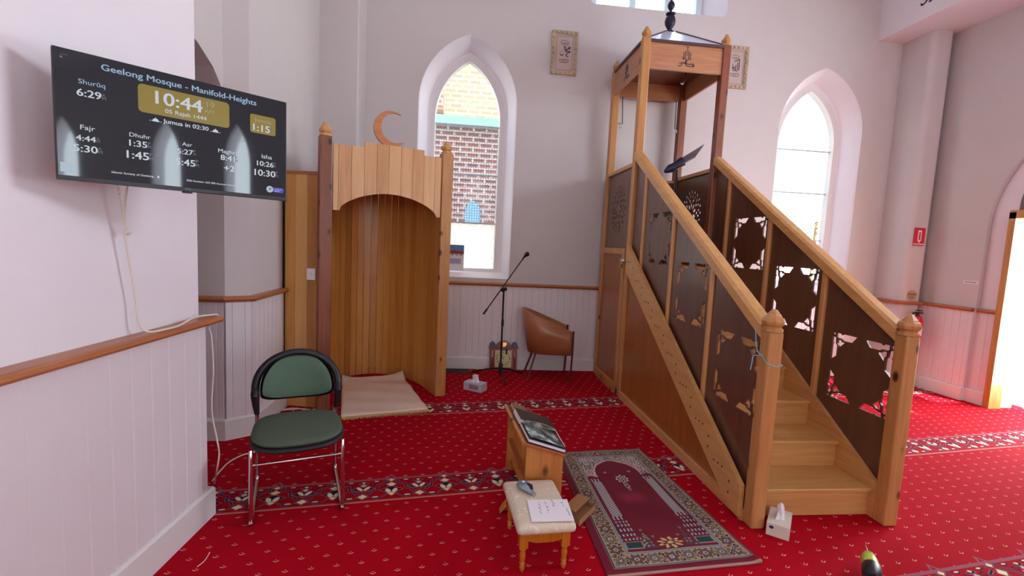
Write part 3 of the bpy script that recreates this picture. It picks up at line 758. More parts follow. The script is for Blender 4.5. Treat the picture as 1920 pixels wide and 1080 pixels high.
# dark edge strips + pale pyramid roof
mb = MB(); e0 = .012
mb.box(mx0+nw, mx1-nw, myP-.004, myP+.04, 3.365, 3.39); mb.box(mx0+nw, mx1-nw, myB-.04, myB+.004, 3.365, 3.39)
mb.box(mx0-.004, mx0+.04, myP+nw, myB-nw, 3.365, 3.39); mb.box(mx1-.04, mx1+.004, myP+nw, myB-nw, 3.365, 3.39)
mb.build('canopy_edge', flat('edge_brown', (84, 60, 62), .5), mn)
ax, ay, az = (mx0+mx1)/2, (myP+myB)/2, 3.655
cs = [(mx0+.01, myP+.01, 3.385), (mx1-.01, myP+.01, 3.385), (mx1-.01, myB-.01, 3.385), (mx0+.01, myB-.01, 3.385)]
mb = MB(); t = .05; tp = [(ax-t, ay-t, az), (ax+t, ay-t, az), (ax+t, ay+t, az), (ax-t, ay+t, az)]
mb.add(cs+tp, [(0, 1, 5, 4), (1, 2, 6, 5), (2, 3, 7, 6), (3, 0, 4, 7), (4, 5, 6, 7), (3, 2, 1, 0)]); rf = mb.build('canopy_roof', 'roof_sheet', mn)
mb = MB()
for c_, t_ in zip(cs, tp): mb.tube([Vector(c_)+Vector((0, 0, .004)), Vector(t_)+Vector((0, 0, .004))], .007, 6)
mb.build('roof_ridge', 'edge_brown', rf)
mb = MB(); mb.lathe([(.055, -.01), (.05, .01), (.032, .03), (.018, .04), (.030, .055), (.048, .085), (.054, .12), (.046, .155), (.030, .175), (.046, .185), (.048, .195), (.014, .20), (.012, .225), (.022, .235), (.035, .26), (.035, .285), (.022, .31), (.010, .32), (.009, .35), (.02, .36), (.004, .375)], 20, c=(ax, ay, az))
cr = crescent(.062, .05, (0, .024), 130, 410)
mb.ext([(ax+x, ay-.006, az+.43+z) for x, z in cr][::-1], (0, .012, 0))
mb.build('roof_finial', 'dark_iron', mn, smooth=True)
# small spot lamp under the canopy
lp = atY(1283, 150, 4.75)
sp_ = thing('spot_lamp', 'small silver cylinder spot lamp hanging under the pulpit canopy', 'lamp', lp, wc=True)
mb = MB(); M_ = Matrix.Translation(lp) @ Matrix.Rotation(R(28), 4, 'Y'); mb.lathe([(.0, -.045), (.016, -.045), (.018, -.03), (.015, .02), (.010, .045), (0, .046)], 16, M=M_); mb.build('lamp_body', 'chrome', sp_, smooth=True)
MB().tube([lp+Vector((.015, 0, .04)), lp+Vector((.02, 0, 3.30-lp.z))], .005, 8).build('stem', 'black_metal', sp_)
# hanging hooks at the back of the canopy
for i, (q0, q1, s) in enumerate((((1167, 190), (1167, 232), -1), ((1268, 195), (1265, 242), 1))):
    a, b = atY(*q0, myB-.05), atY(*q1, myB-.05); a.z = 3.13
    h = thing('clamp_bracket', ['slim dark drop bracket with clear clip, left one at the canopy rear', 'slim dark drop bracket with clear clip, right one at the canopy rear'][i], 'bracket', a, group='drop brackets at the canopy rear', wc=True)
    MB().tube([a, b, b+Vector((.05*s, 0, 0))], .005, 8).build('rod', 'black_metal', h)
    MB().box(b.x+.02*s-.012, b.x+.02*s+.012, b.y-.01, b.y+.01, b.z-.05, b.z-.006).build('clip', 'chrome', h, bevel=.004)
# lectern stand with desk on the platform
s0 = atY(1270, 320, 4.78)
ms = thing('music_stand', 'black pole stand with tilted grey desk, standing on the pulpit platform', 'stand', (2.20, 4.78, 1.32), wc=True)
MB().tube([(2.20, 4.78, 1.33), (2.19, 4.78, 2.30)], .013, 12).build('pole', 'black_metal', ms)
mb = MB()
for a in (90, 210, 330): mb.tube([(2.20, 4.78, 1.42), (2.20+.14*math.cos(R(a)), 4.78+.14*math.sin(R(a)), 1.33)], .008, 8)
mb.build('base', 'black_metal', ms)
mb = MB(); mb.ext([atY(1262, 312, 4.70), atY(1278, 296, 4.82), atY(1321, 270, 4.86), atY(1304, 294, 4.66), atY(1281, 306, 4.64)], (0, .01, -.012)); mb.build('desk', flat('smoke_grey', (110, 110, 122), .35), ms)
mb = MB(); A = atY(1247, 322, 4.72); B = atY(1279, 303, 4.74)
mb.tube([A, A+(B-A)*.3, A+(B-A)*.65, B], [.018, .045, .035, .05], 10); mb.build('clamp_head', flat('navy_plastic', (26, 36, 62), .4), ms, smooth=True)
# cyan string knotted on the left newel
flat('cyan_string', (128, 190, 200), .8)
mb = MB(); z = .905; e_ = .006
loop = [(mx0-e_, myF+nw*.5, z+.03), (mx0-e_, myF-e_+.01, z+.0), (mx0+.02, myF-e_, z-.012), (mx0+nw*.6, myF-e_, z-.02), (mx0+nw+e_, myF-e_+.005, z-.012), (mx0+nw+e_, myF+nw*.5, z), (mx0+nw+e_, myF+nw+e_, z+.03), (mx0+nw*.5, myF+nw+e_, z+.04), (mx0-e_, myF+nw+e_, z+.04)]
mb.tube(loop, .0028, 6, closed=True)
mb.tube(smoothp([(mx0-e_, myF+nw*.4, z+.03), (mx0-.02, myF+.06, z+.05), (mx0-.012, myF+.10, z+.14), (mx0+.0, myF+.12, z+.17)]), .0026, 6)
mb.tube(smoothp([(mx0-e_, myF+nw*.4, z+.03), (mx0-.03, myF+.07, z+.02), (mx0-.05, myF+.05, z-.01), (mx0-.055, myF+.05, z-.05)]), .0026, 6)
tag(mb.build('cyan_string', 'cyan_string'), 'thin pale cyan string knotted around the left newel post of the pulpit', 'string')

# ================================================================== TELEVISION
tvc = Vector((-.95125, 1.75525, 1.76725)); tva = R(41.3)
tv = thing('wall_television', 'black wall television showing white prayer times and two gold boxes', 'television', tvc, tva)
TW, TH = .6575, .380
MB().box(-TW/2, TW/2, .0, .028, -TH/2, TH/2).build('housing', 'black_plastic', tv, bevel=.003)
MB().box(-TW*.3, TW*.3, .028, .055, -TH*.38, TH*.2).build('rear_housing', 'black_plastic', tv, bevel=.01)
m, nt, b = newmat('screen_glass'); b.inputs['Base Color'].default_value = lin((16, 18, 24)); b.inputs['Roughness'].default_value = .035; b.inputs['Emission Color'].default_value = lin((44, 46, 54)); b.inputs['Emission Strength'].default_value = .8; b.inputs['IOR'].default_value = 1.5
n = nt.nodes.new('ShaderNodeTexNoise'); n.inputs['Scale'].default_value = 2; n.inputs['Detail'].default_value = 0
bp = nt.nodes.new('ShaderNodeBump'); bp.inputs['Strength'].default_value = .02; nt.links.new(n.outputs['Fac'], bp.inputs['Height']); nt.links.new(bp.outputs[0], b.inputs['Normal'])
scn = MB().box(-TW/2+.004, TW/2-.004, -.0015, 0, -TH/2+.013, TH/2-.003).build('screen', 'screen_glass', tv)
MB().box(-TW/2+.001, TW/2-.001, -.004, .0, -TH/2, -TH/2+.013).build('bottom_bezel', flat('bezel', (34, 36, 42), .35), tv, bevel=.001)
def em(name, c, s):
    return flat(name, (14, 14, 16), .25, emit=c, estr=s*1.25, var=.02)
em('glow_white', (232, 240, 250), .75); em('glow_blue', (176, 208, 236), .75); em('glow_gold', (158, 134, 48), .8); em('glow_gold_hi', (190, 156, 58), .8); em('glow_dim', (200, 196, 170), .6); em('glow_grey', (120, 126, 134), .8); em('glow_purple', (84, 66, 190), .9); em('glow_pale', (190, 210, 226), .8)
MT = Matrix(((1, 0, 0, 0), (0, 0, -1, -.0018), (0, 1, 0, 0), (0, 0, 0, 1)))
def rrect(x0, x1, z0, z1, r, n=5):
    return [(x, z) for x, z in hw_out(x0, x1, z0, z1, r, n)]
mb = MB(); mb.add([(x, z, .0) for x, z in rrect(-.133, .1275, .049, .137, .012)], [tuple(range(24))], 0, MT)
mb.add([(x, z, .0) for x, z in rrect(.1963, .2863, .0515, .1185, .008)], [tuple(range(24))], 0, MT)
mb.build('gold_box', 'glow_gold', scn)
T = [("Geelong Mosque - Manifold-Heights", -.2204, .1507, .4379, 'b', 1), ("Shur\u00fbq", -.2735, .0978, .0609, 'b', 0), ("6:29", -.2778, .0617, .0553, 'w', 1), ("Fajr", -.2728, -.0362, .0333, 'w', 0), ("4:44", -.2834, -.0693, .0446, 'w', 1), ("5:30", -.2898, -.1022, .0545, 'w', 1),
 ("Dhuhr", -.1573, -.0342, .0538, 'w', 0), ("1:35", -.1580, -.0633, .0453, 'w', 1), ("1:45", -.1651, -.1022, .0560, 'w', 1), ("Asr", -.0170, -.0373, .0291, 'w', 0), ("5:27", -.0305, -.0653, .0446, 'w', 1), ("5:45", -.0369, -.1033, .0568, 'w', 1),
 ("Maghrib", .0907, -.0413, .0708, 'w', 0), ("8:41", .0985, -.0662, .0454, 'w', 1), ("+2", .1091, -.1033, .0333, 'w', 1), ("Isha", .2360, -.0382, .0368, 'w', 0), ("10:26", .2197, -.0673, .0588, 'w', 1), ("10:30", .2111, -.1042, .0738, 'w', 1),
 ("10:44", -.0872, .0848, .1304, 'w', 1), (":19", .0454, .1068, .0361, 'd', 0), ("AM", .0496, .0868, .0291, 'd', 0), ("05 Rajab 1444", -.0623, .0608, .1183, 'w', 0), ("Jumua in 02:30", -.0687, .0268, .1303, 'w', 1), ("Jumua", .2105, .0928, .0602, 'd', 0), ("1:15", .2069, .0597, .0581, 'w', 1),
 ("Islamic Society of Geelong", -.2034, -.1552, .1056, 'w', 1), ("BSB Number: 633 000 Account Number", -.0050, -.1552, .158, 'w', 1)]
tm = {'w': 'glow_white', 'b': 'glow_blue', 'd': 'glow_dim'}
MT2 = Matrix(((1, 0, 0, 0), (0, 0, -1, -.0022), (0, 1, 0, 0), (0, 0, 0, 1)))
for body, x, y, w, c, bold in T:
    mb = MB(); puttext(mb, body, x, y, w, 0, .018 if bold else .005, MT2, ky=.88); o = mb.build('screen_text', tm[c], scn)
mb = MB()   # tiny stacked AM / PM marks
for s_, x, y, k in (("A", -.2205, .0725, 1), ("M", -.2205, .0618, 1), ("A", -.2365, -.060, .8), ("M", -.2365, -.069, .8), ("A", -.2335, -.090, 1), ("M", -.2335, -.1015, 1), ("P", -.110, -.054, .8), ("M", -.110, -.063, .8), ("P", -.107, -.090, 1), ("M", -.107, -.1015, 1),
                  ("P", .0155, -.056, .8), ("M", .0155, -.065, .8), ("P", .0215, -.091, 1), ("M", .0215, -.1025, 1), ("P", .1455, -.057, .8), ("M", .1455, -.066, .8), ("P", .2800, -.058, .8), ("M", .2800, -.067, .8), ("P", .2865, -.092, 1), ("M", .2865, -.1035, 1), ("P", .2665, .070, .9), ("M", .2665, .060, .9)):
    mb = MB(); puttext(mb, s_, x, y, (.0075 if s_ != 'M' else .009)*k, 0, .01, MT2); mb.build('screen_text', 'glow_grey', scn)
mb = MB()   # small mosque symbols and footer marks
for cx_ in (-.0886, .0829):
    mb.add([(cx_+.008*math.cos(R(a)), .029+.007*math.sin(R(a)), 0) for a in range(0, 181, 20)], [tuple(range(10))], 0, MT2)
    mb.add([(cx_-.010, .029, 0), (cx_+.010, .029, 0), (cx_+.010, .026, 0), (cx_-.010, .026, 0)], [(0, 1, 2, 3)], 0, MT2)
    mb.add([(cx_-.0012, .035, 0), (cx_+.0012, .035, 0), (cx_, .041, 0)], [(0, 1, 2)], 0, MT2)
    for d in (-.014, .014): mb.add([(cx_+d-.0014, .026, 0), (cx_+d+.0014, .026, 0), (cx_+d+.0014, .0285, 0), (cx_+d-.0014, .0285, 0)], [(0, 1, 2, 3)], 0, MT2)
mb.add([(-.0875, -.156, 0), (-.0825, -.156, 0), (-.0825, -.149, 0), (-.0875, -.149, 0)], [(0, 1, 2, 3)], 0, MT2)
mb.build('screen_symbol', 'glow_white', scn)
mb = MB(); mb.add([(.265+.0125*math.cos(R(a)), -.1512+.0125*math.sin(R(a)), 0) for a in range(0, 360, 15)], [tuple(range(24))], 0, MT2); lab(mb.build('round_logo', 'glow_pale', scn), 'pale round logo')
mb = MB(); mb.ext([(.2625, -.156, 0), (.2645, -.156, 0), (.2645, -.146, 0), (.2625, -.146, 0)], (0, 0, .0003), 0, MT2); ribbon(mb, [(.2645, -.147), (.269, -.147), (.2705, -.150), (.268, -.152), (.2645, -.152)], .002, .0003, 0, MT2); mb.build('logo_letter', 'black_plastic', scn)
mb = MB(); mb.add([(x, z, -.0002) for x, z in rrect(.276, .3165, -.161, -.143, .005)], [tuple(range(24))], 0, MT2); lab(mb.build('purple_badge', 'glow_purple', scn), 'purple rounded badge')
mb = MB(); ribbon(mb, smoothp([(.283, -.149), (.288, -.152), (.294, -.148), (.300, -.152), (.308, -.147)], 3), .0016, .0003, 0, MT2); ribbon(mb, [(.283, -.157), (.300, -.157)], .0018, .0003, 0, MT2); mb.build('badge_script', 'glow_pale', scn)
mb = MB(); mb.add([(-.3203, -.167, 0), (-.2912, -.167, 0), (-.2912, -.1393, 0), (-.3203, -.1393, 0)], [(0, 1, 2, 3)], 0, MT2); lab(mb.build('pale_square', 'glow_pale', scn), 'plain pale square')
mb = MB(); mb.add([(-.311, .1695, 0), (-.294, .1715, 0), (-.294, .1705, 0), (-.311, .1685, 0)], [(0, 3, 2, 1)], 0, MT2); mb.add([(-.309+.003*math.cos(R(a)), .162+.003*math.sin(R(a)), 0) for a in range(0, 360, 30)], [tuple(range(12))], 0, MT2); mb.build('corner_mark', 'glow_grey', scn)
mb = MB(); puttext(mb, "TCL", -.0114, -.1862, .0171, 0, .02, Matrix(((1, 0, 0, 0), (0, 0, -1, -.0045), (0, 1, 0, 0), (0, 0, 0, 1)))); mb.build('maker_name', 'glow_grey', tv)
MB().lathe([(.0, 0), (.016, .001), (.014, .008), (0, .009)], 16, M=Matrix.Translation((-.003, .006, -TH/2-.007)) @ Matrix.Scale(1, 4)).build('sensor_bump', 'bezel', tv)
# swivel arm to the wall
mb = MB(); Mi = Matrix.Rotation(-tva, 4, 'Z') @ Matrix.Translation(-tvc)
wallp = Vector((lx(1.55)+.0, 1.62, tvc.z)); 
aL = Mi @ Vector((lx(1.75)+.012, 1.78, tvc.z-.02)); mid = Mi @ Vector((-1.12, 1.98, tvc.z-.02))
mb.tube([(-.05, .055, -.02), tuple(mid), tuple(aL)], .014, 8); mb.box(-.10, .02, .055, .065, -.09, .05)
Mw = Matrix.Translation(aL) @ Matrix.Rotation(R(0), 4, 'Z'); mb.build('swivel_arm', 'black_metal', tv)
MB().box(-.006, .012, -.05, .05, -.09, .07, M=Mi @ Matrix.Translation((lx(1.78)+.006, 1.78, tvc.z-.02))).build('wall_plate', 'black_metal', tv)

# cables from the television down the wall
wx = lambda y, o=0: lx(y)+o
c0 = thing('television_cable', 'white cable dropping from the television onto the dado rail and down to the floor', 'cable', (-1.25, 1.9, 1.01), wc=True)
P = [Vector((-1.215, 1.86, 1.60)), Vector((-1.24, 1.875, 1.50)), Vector((-1.25, 1.89, 1.431)), Vector((-1.25, 1.915, 1.30)), Vector((-1.25, 1.940, 1.171)), Vector((-1.245, 1.948, 1.07)), Vector((-1.228, 1.975, 1.034)), Vector((-1.212, 2.05, 1.030)), Vector((-1.205, 2.14, 1.031)), Vector((-1.21, 2.25, 1.045)), Vector((-1.20, 2.35, 1.042)), Vector((-1.185, 2.42, 1.032))]+[atY(q[0], q[1], 2.47) for q in ((392, 612), (396, 630), (400, 690), (397, 745), (398, 780), (406, 820), (411, 850), (407, 880))]+[atZ(402, 905, .006), atZ(396, 925, .006)]
MB().tube(smoothp(P, 5), .0042, 8).build('cord', 'cable_white', c0, smooth=True)
mb = MB()
for k in range(40):
    t = k/39; y = 1.86+.03*t; z = 1.60-.17*t; mb.tube([(-1.252+.004*math.sin(k*1.9), y+.006+.003*math.cos(k*1.9), z), (-1.252+.004*math.sin((k+1)*1.9), y+.007+.003*math.cos((k+1)*1.9), z-.0044)], .0022, 5)
mb.build('twisted_lead', 'cable_white', c0)
MB().lathe([(.0, -.012), (.011, -.012), (.012, .0), (.010, .012), (0, .013)], 12, M=Matrix.Translation((-1.248, 1.897, 1.425)) @ Matrix.Rotation(R(90), 4, 'X')).build('connector', 'cable_white', c0, smooth=True)
c1 = [atZ(398, 902, .02), atZ(412, 884, .015), atZ(430, 866, .008), atZ(455, 853, .006), atZ(480, 845, .006), atZ(500, 815, .006), atZ(512, 775, .006)]
pts = smoothp(c1, 5); cc = Vector((-1.33, 3.83, .008))
for k in range(0, 46): a = R(190+k*18); rr = 1+.13*math.sin(k*.5); pts.append(cc+Vector((.135*rr*math.cos(a)+.004*(k//20)*6, .085*rr*math.sin(a), .004*(k/20)+.004*math.sin(k))))
tag(MB().tube(pts, .0042, 7).build('coiled_cable', 'cable_white', smooth=True), 'loose coil of white cable on the carpet behind the green chair', 'cable')

# ================================================================== GREEN CHAIR
flat('green_cloth', (86, 112, 94), .9, var=.12, scale=160, bump=.5); flat('green_seat', (78, 92, 74), .9, var=.12, scale=160, bump=.5)
ang = R(19)
gc = thing('green_chair', 'green upholstered armchair with black curved back and chrome sled legs', 'chair', (-.868, 2.613, 0), ang)
w2, d2 = .214, .225
for s in (-1, 1):
    x = s*w2
    P = smoothp([(x, -d2+.01, .375), (x, -d2-.005, .30), (x, -d2-.012, .04), (x, -d2+.01, .012), (x, d2-.06, .012), (x, d2-.015, .03), (x, d2, .08), (x, d2, .40), (x*.98, d2+.01, .52)], 4)
    MB().tube(P, .0105, 10).build('sled_leg', 'chrome', gc, smooth=True)
MB().tube([(-w2, -d2-.006, .305), (w2, -d2-.006, .305)], .006, 8).build('cross_bar', 'chrome', gc, smooth=True)
MB().tube([(-w2, d2, .34), (w2, d2, .34)], .008, 8).build('cross_bar', 'chrome', gc, smooth=True)
def pad(xw, yf, yb, z, th, n=28, crown=.0, mb=None):
    """seat pad, superellipse plan"""
    mb = mb or MB(); rings = []
    for f, zz in ((.90, 0), (.97, .25), (1, .5), (.97, .78), (.88, .95), (.6, 1.0), (.25, 1.03)):
        r = []
        for i in range(n):
            a = 2*math.pi*i/n; c, s = math.cos(a), math.sin(a)
            x = math.copysign(abs(c)**.62, c)*xw*f; y = math.copysign(abs(s)**.62, s)*(yb-yf)/2*f+(yf+yb)/2
            if y < (yf+yb)/2: y = y-(0.022*(1-(x/xw)**2))
            r.append((x, y, z+th*zz+crown*(y-yf)))
        rings.append(r)
    vs = [p for r in rings for p in r]; m = len(rings)
    fs = [(i*n+k, i*n+(k+1) % n, (i+1)*n+(k+1) % n, (i+1)*n+k) for i in range(m-1) for k in range(n)]+[tuple(range(n))[::-1], tuple((m-1)*n+k for k in range(n))]
    return mb.add(vs, fs)
pad(.232, -.262, .20, .355, .034).build('seat_shell', 'black_plastic', gc, smooth=True)
pad(.224, -.252, .195, .380, .040).build('seat_cushion', 'green_seat', gc, smooth=True)
BZ, BHt = .478, .245
def backpt(u, v, off=0):
    """u across -1..1, v height 0..1 on the curved backrest"""
    return (u*.186, d2+.045-.075*abs(u)**2.2+.03*v+off, BZ+BHt*v)
def lens(rows_, U=1., flip=False):
    mb_ = MB(); n = 36; rows = []
    for f, off, ex in rows_:
        r = []
        for i in range(n):
            a = 2*math.pi*i/n; c, s = math.cos(a), math.sin(a)
            u = math.copysign(abs(c)**.8, c)*f*(1+ex*.06); v = .27+(s**1.0*.73*f if s > 0 else -abs(s)**.8*.27*f)
            v += .12*(1-s)*0; v += ex*(.06 if s > 0 else -.04)
            r.append(backpt(u*U, v, off))
        rows.append(r)
    vs = [p for r in rows for p in r]; m = len(rows)
    fs = [(i*n+k, i*n+(k+1) % n, (i+1)*n+(k+1) % n, (i+1)*n+k) for i in range(m-1) for k in range(n)]
    # close the last ring with a fan to its centre on the curved surface
    o = (m-1)*n; vs.append(backpt(0, .27+.1*rows_[-1][0], rows_[-1][1])); fs += [(o+k, o+(k+1) % n, m*n) for k in range(n)]
    return mb_.add(vs, fs)
lens([(1, .004, 0), (1, -.010, 0), (.93, -.022, 0), (.7, -.028, 0), (.45, -.031, 0), (.2, -.032, 0)]).build('back_cushion', 'green_cloth', gc, smooth=True)
mb = lens([(1, -.004, 1), (1, .012, 1), (.93, .020, 1), (.7, .024, 1), (.45, .025, 1), (.2, .026, 1)])
P, rr = [], []
for i in range(37):
    t = -1+2*i/36; k = abs(t); a = t*R(100)
    x = .222*math.sin(a)/math.sin(R(90)) if k < .9 else .222*math.copysign(1, t)*(1-.05*(k-.9)*0)
    x = .222*math.sin(min(abs(a), R(90)))*math.copysign(1, t)
    z = BZ+.245+.022-.185*(1-math.cos(min(abs(a), R(90))))-(max(0, k-.9)*.35)
    P.append((x, d2+.062-.085*k**2.4, z)); rr.append(.019+.003*k)
mb.tube(P, rr, 10, flatz=.8)
for s in (-1, 1):
    e = Vector(P[0 if s < 0 else -1])
    mb.tube([e+Vector((0, .01, .03)), e, e+Vector((-.002*s, .01, -.05)), (s*w2, d2, .405)], [.020, .024, .020, .014], 10)
    mb.tube([e+Vector((0, .02, .022)), e+Vector((0, -.03, .012)), e+Vector((0, -.045, -.004))], [.022, .022, .014], 10)
mb.build('arm_bow', 'black_plastic', gc, smooth=True)

# ================================================================== MICROPHONE STAND
mic = thing('microphone_stand', 'black tripod boom microphone stand in front of the back wall', 'microphone stand', (.455, 4.98, 0), wc=True)
bx, byy = .455, 4.98
MB().tube([(bx, byy, .03), (bx-.003, byy, .97)], .010, 12).build('pole', 'black_metal', mic, smooth=True)
for e_ in ((.485, 4.69, .01), (.155, 5.13, .01), (.705, 5.12, .01)):
    MB().tube([(bx, byy, .10), ((bx+e_[0])/2, (byy+e_[1])/2, .065), e_], [.010, .008, .009], 8).build('leg', 'black_metal', mic, smooth=True)
MB().lathe([(.0, 0), (.018, 0), (.022, .03), (.022, .09), (.016, .11), (0, .11)], 14, c=(bx, byy, .05)).build('hub', 'black_plastic', mic, smooth=True)
MB().lathe([(.0, 0), (.012, 0), (.015, .02), (.015, .06), (.012, .08), (0, .08)], 14, c=(bx, byy, .56)).build('height_clutch', 'black_plastic', mic, smooth=True)
ba, bb = Vector((.243, 4.95, .69)), Vector((.632, 4.95, 1.29))
MB().tube([ba, bb], .0065, 10).build('boom', 'black_metal', mic, smooth=True)
MB().tube([ba, ba+(bb-ba)*.10], .011, 10).build('counterweight', 'black_plastic', mic, smooth=True)
MB().tube([(bx-.02, byy-.03, .955), (bx+.015, byy+.012, .965)], .022, 12).build('pivot', 'black_plastic', mic, smooth=True)
mb = MB(); t = (bb-ba).normalized(); mb.tube([bb, bb+t*.03], .010, 10)
mb.build('microphone_clip', 'black_plastic', mic, smooth=True)
tag(MB().tube([bb+t*.02, bb+t*.045, bb+t*.055+Vector((.01, 0, .006)), bb+t*.075+Vector((.014, 0, .004)), bb+t*.09+Vector((.016, 0, 0))], [.010, .014, .024, .026, .012], 14).build('microphone', 'black_metal', smooth=True), 'small black microphone clipped at the raised end of the boom', 'microphone')

# ================================================================== TUB CHAIR with cushion
tc_ = thing('tub_chair', 'curved plywood tub chair with slim dark metal legs beside the pulpit', 'chair', (.975, 5.05, 0), R(-4))
mb = MB(); n = 26; inn, out_ = [], []
zt = lambda k: .755-.215*k       # rim falls towards the front
verts = []; cols_ = []
for i in range(n+1):
    t = i/n; 
    if t < .3: x, y = .235-(.235+.03)*(t/.3), -.205
    elif t > .7: x, y = .235-(.235+.03)*((1-t)/.3), .205
    else: a = R(-90-(t-.3)/.4*180); x, y = -.03+.215*math.cos(a), .205*math.sin(a)
    k = max(0, min(1, (x+.245)/.48)); lean = (1-k)**1.5
    top = Vector((x-.055*lean, y*1.06, .762-.215*k)); bot = Vector((x+.030*lean, y*.90, .285))
    cols_.append((bot, (bot+top)/2+Vector((-.006*lean, 0, 0)), top))
for b_, m_, t_ in cols_: verts += [b_, m_, t_]
fs = [(3*i+j, 3*i+j+1, 3*(i+1)+j+1, 3*(i+1)+j) for i in range(n) for j in range(2)]
mb.add(verts, fs); mb.build('shell', wood('tub_ply', (176, 118, 80), (152, 96, 62), 0, 4, rough=.3), tc_, smooth=True, solid=.014)
mb = MB(); pts = [(c[0].x*.97, c[0].y*.97) for c in cols_]
mb.ext([(x, y, .30) for x, y in pts][::-1], (0, 0, .06)); mb.build('seat', 'green_seat', tc_)
leg_m = flat('maroon_metal', (104, 44, 52), .35, metal=.5)
for s in (-1, 1):
    fx = cols_[0][2].x+.01
    mb = MB().tube([(fx, s*.205, .555), (fx+.0, s*.205, .28), (fx-.01, s*.21, 0.0)], .010, 10); mb.build('leg', leg_m, tc_, smooth=True)
    mb = MB().tube([(-.14, s*.12, .29), (-.225, s*.20, 0.0)], .010, 10); mb.build('leg', leg_m, tc_, smooth=True)
mb = MB(); pad(.10, -.09, .09, 0, .07, mb=mb)
cu_ = mb.build('cushion', flat('cream_cloth', (214, 198, 168), .9, bump=.3), smooth=True)
cu_.location = (.985, 5.09, .575); cu_.rotation_euler = (R(78), R(8), R(-60)); cu_.scale = (1, 1, .9)
cu_.location = (1.0, 5.08, .47)
tag(cu_, 'small cream cushion resting inside the plywood tub chair', 'cushion')
# ================================================================== CLOCK on the floor
ck = thing('ornate_clock', 'dark red wall clock with brass columns and cream dial, leaning on the floor', 'clock', (.508, 5.225, 0)); ck.rotation_euler = (R(-7), 0, 0)
red_l = flat('maroon_lacquer', (138, 40, 48), .3); 
mb = MB(); mb.box(-.155, .155, 0, .05, .0, .26); mb.box(-.17, .17, -.012, .055, .258, .275)
mb.build('case', red_l, ck, bevel=.004)
mb = MB(); n = 16; mb.ext([(.085*math.cos(math.pi*i/n), .0, .275+.068*math.sin(math.pi*i/n)) for i in range(n+1)], (0, .045, 0)); mb.build('crest', red_l, ck)
for s in (-1, 1):
    mb = MB(); mb.ext([(s*.128+.036*math.cos(math.pi*i/12), -.002, .275+.058*math.sin(math.pi*i/12)) for i in range(13)], (0, .045, 0)); lab(mb.build('corner_cap', flat('slate_blue%d' % s, (66, 76, 92), .4), ck), 'slate blue domed cap')
    MB().lathe([(.007, 0), (.006, .12), (.010, .13), (.006, .135), (.011, .15), (.007, .16), (.006, .20), (.0, .225)], 12, c=(s*.128, -.010, .018)).build('column', 'brass', ck, smooth=True)
MB().box(-.098, .092, -.008, 0, .04, .235).build('dial', flat('dial_cream', (206, 194, 144), .4), ck)
mb = MB(); Mc = Matrix(((1, 0, 0, -.003), (0, 0, -1, -.0085), (0, 1, 0, .137), (0, 0, 0, 1)))
for h in range(1, 13):
    a = R(90-30*h); X_ = .072*math.cos(a); Z_ = .072*math.sin(a); puttext(mb, str(h), X_-.008*(1 if h < 10 else 1.5), Z_-.007, .014 if h < 10 else .022, 0, .02, Mc)
mb.build('numerals', 'ink_dark', ck)
mb = MB(); ribbon(mb, [(0, 0), (-.018, .05)], .004, .001, 0, Mc); ribbon(mb, [(0, 0), (.012, .03)], .005, .001, 0, Mc); mb.build('clock_hand', 'black_metal', ck)
mb = MB(); mb.box(-.012, .032, -.006, .0, .275, .325); 
for x in (-.03, .012, .040): mb.lathe([(0, 0), (.014, .002), (.012, .012), (0, .014)], 10, M=Matrix.Translation((x, -.004, .268)))
mb.build('brass_ornament', 'brass', ck)
# floor grate by the niche
mb = MB(); va, vb_ = Vector((-.13, 5.20, 0)), Vector((.13, 5.20, 0))
for k in range(11): mb.box(-.17+.026*k, -.17+.026*k+.018, 5.12, 5.24, .001, .008)
mb.box(-.18, .12, 5.105, 5.12, .0, .010); mb.box(-.18, .12, 5.24, 5.255, 0, .010); mb.box(-.18, .12, 5.12, 5.24, .0, .003)
tag(mb.build('floor_vent', flat('vent_dark', (50, 44, 48), .6)), 'dark slotted floor vent beside the niche post under the window', 'vent')

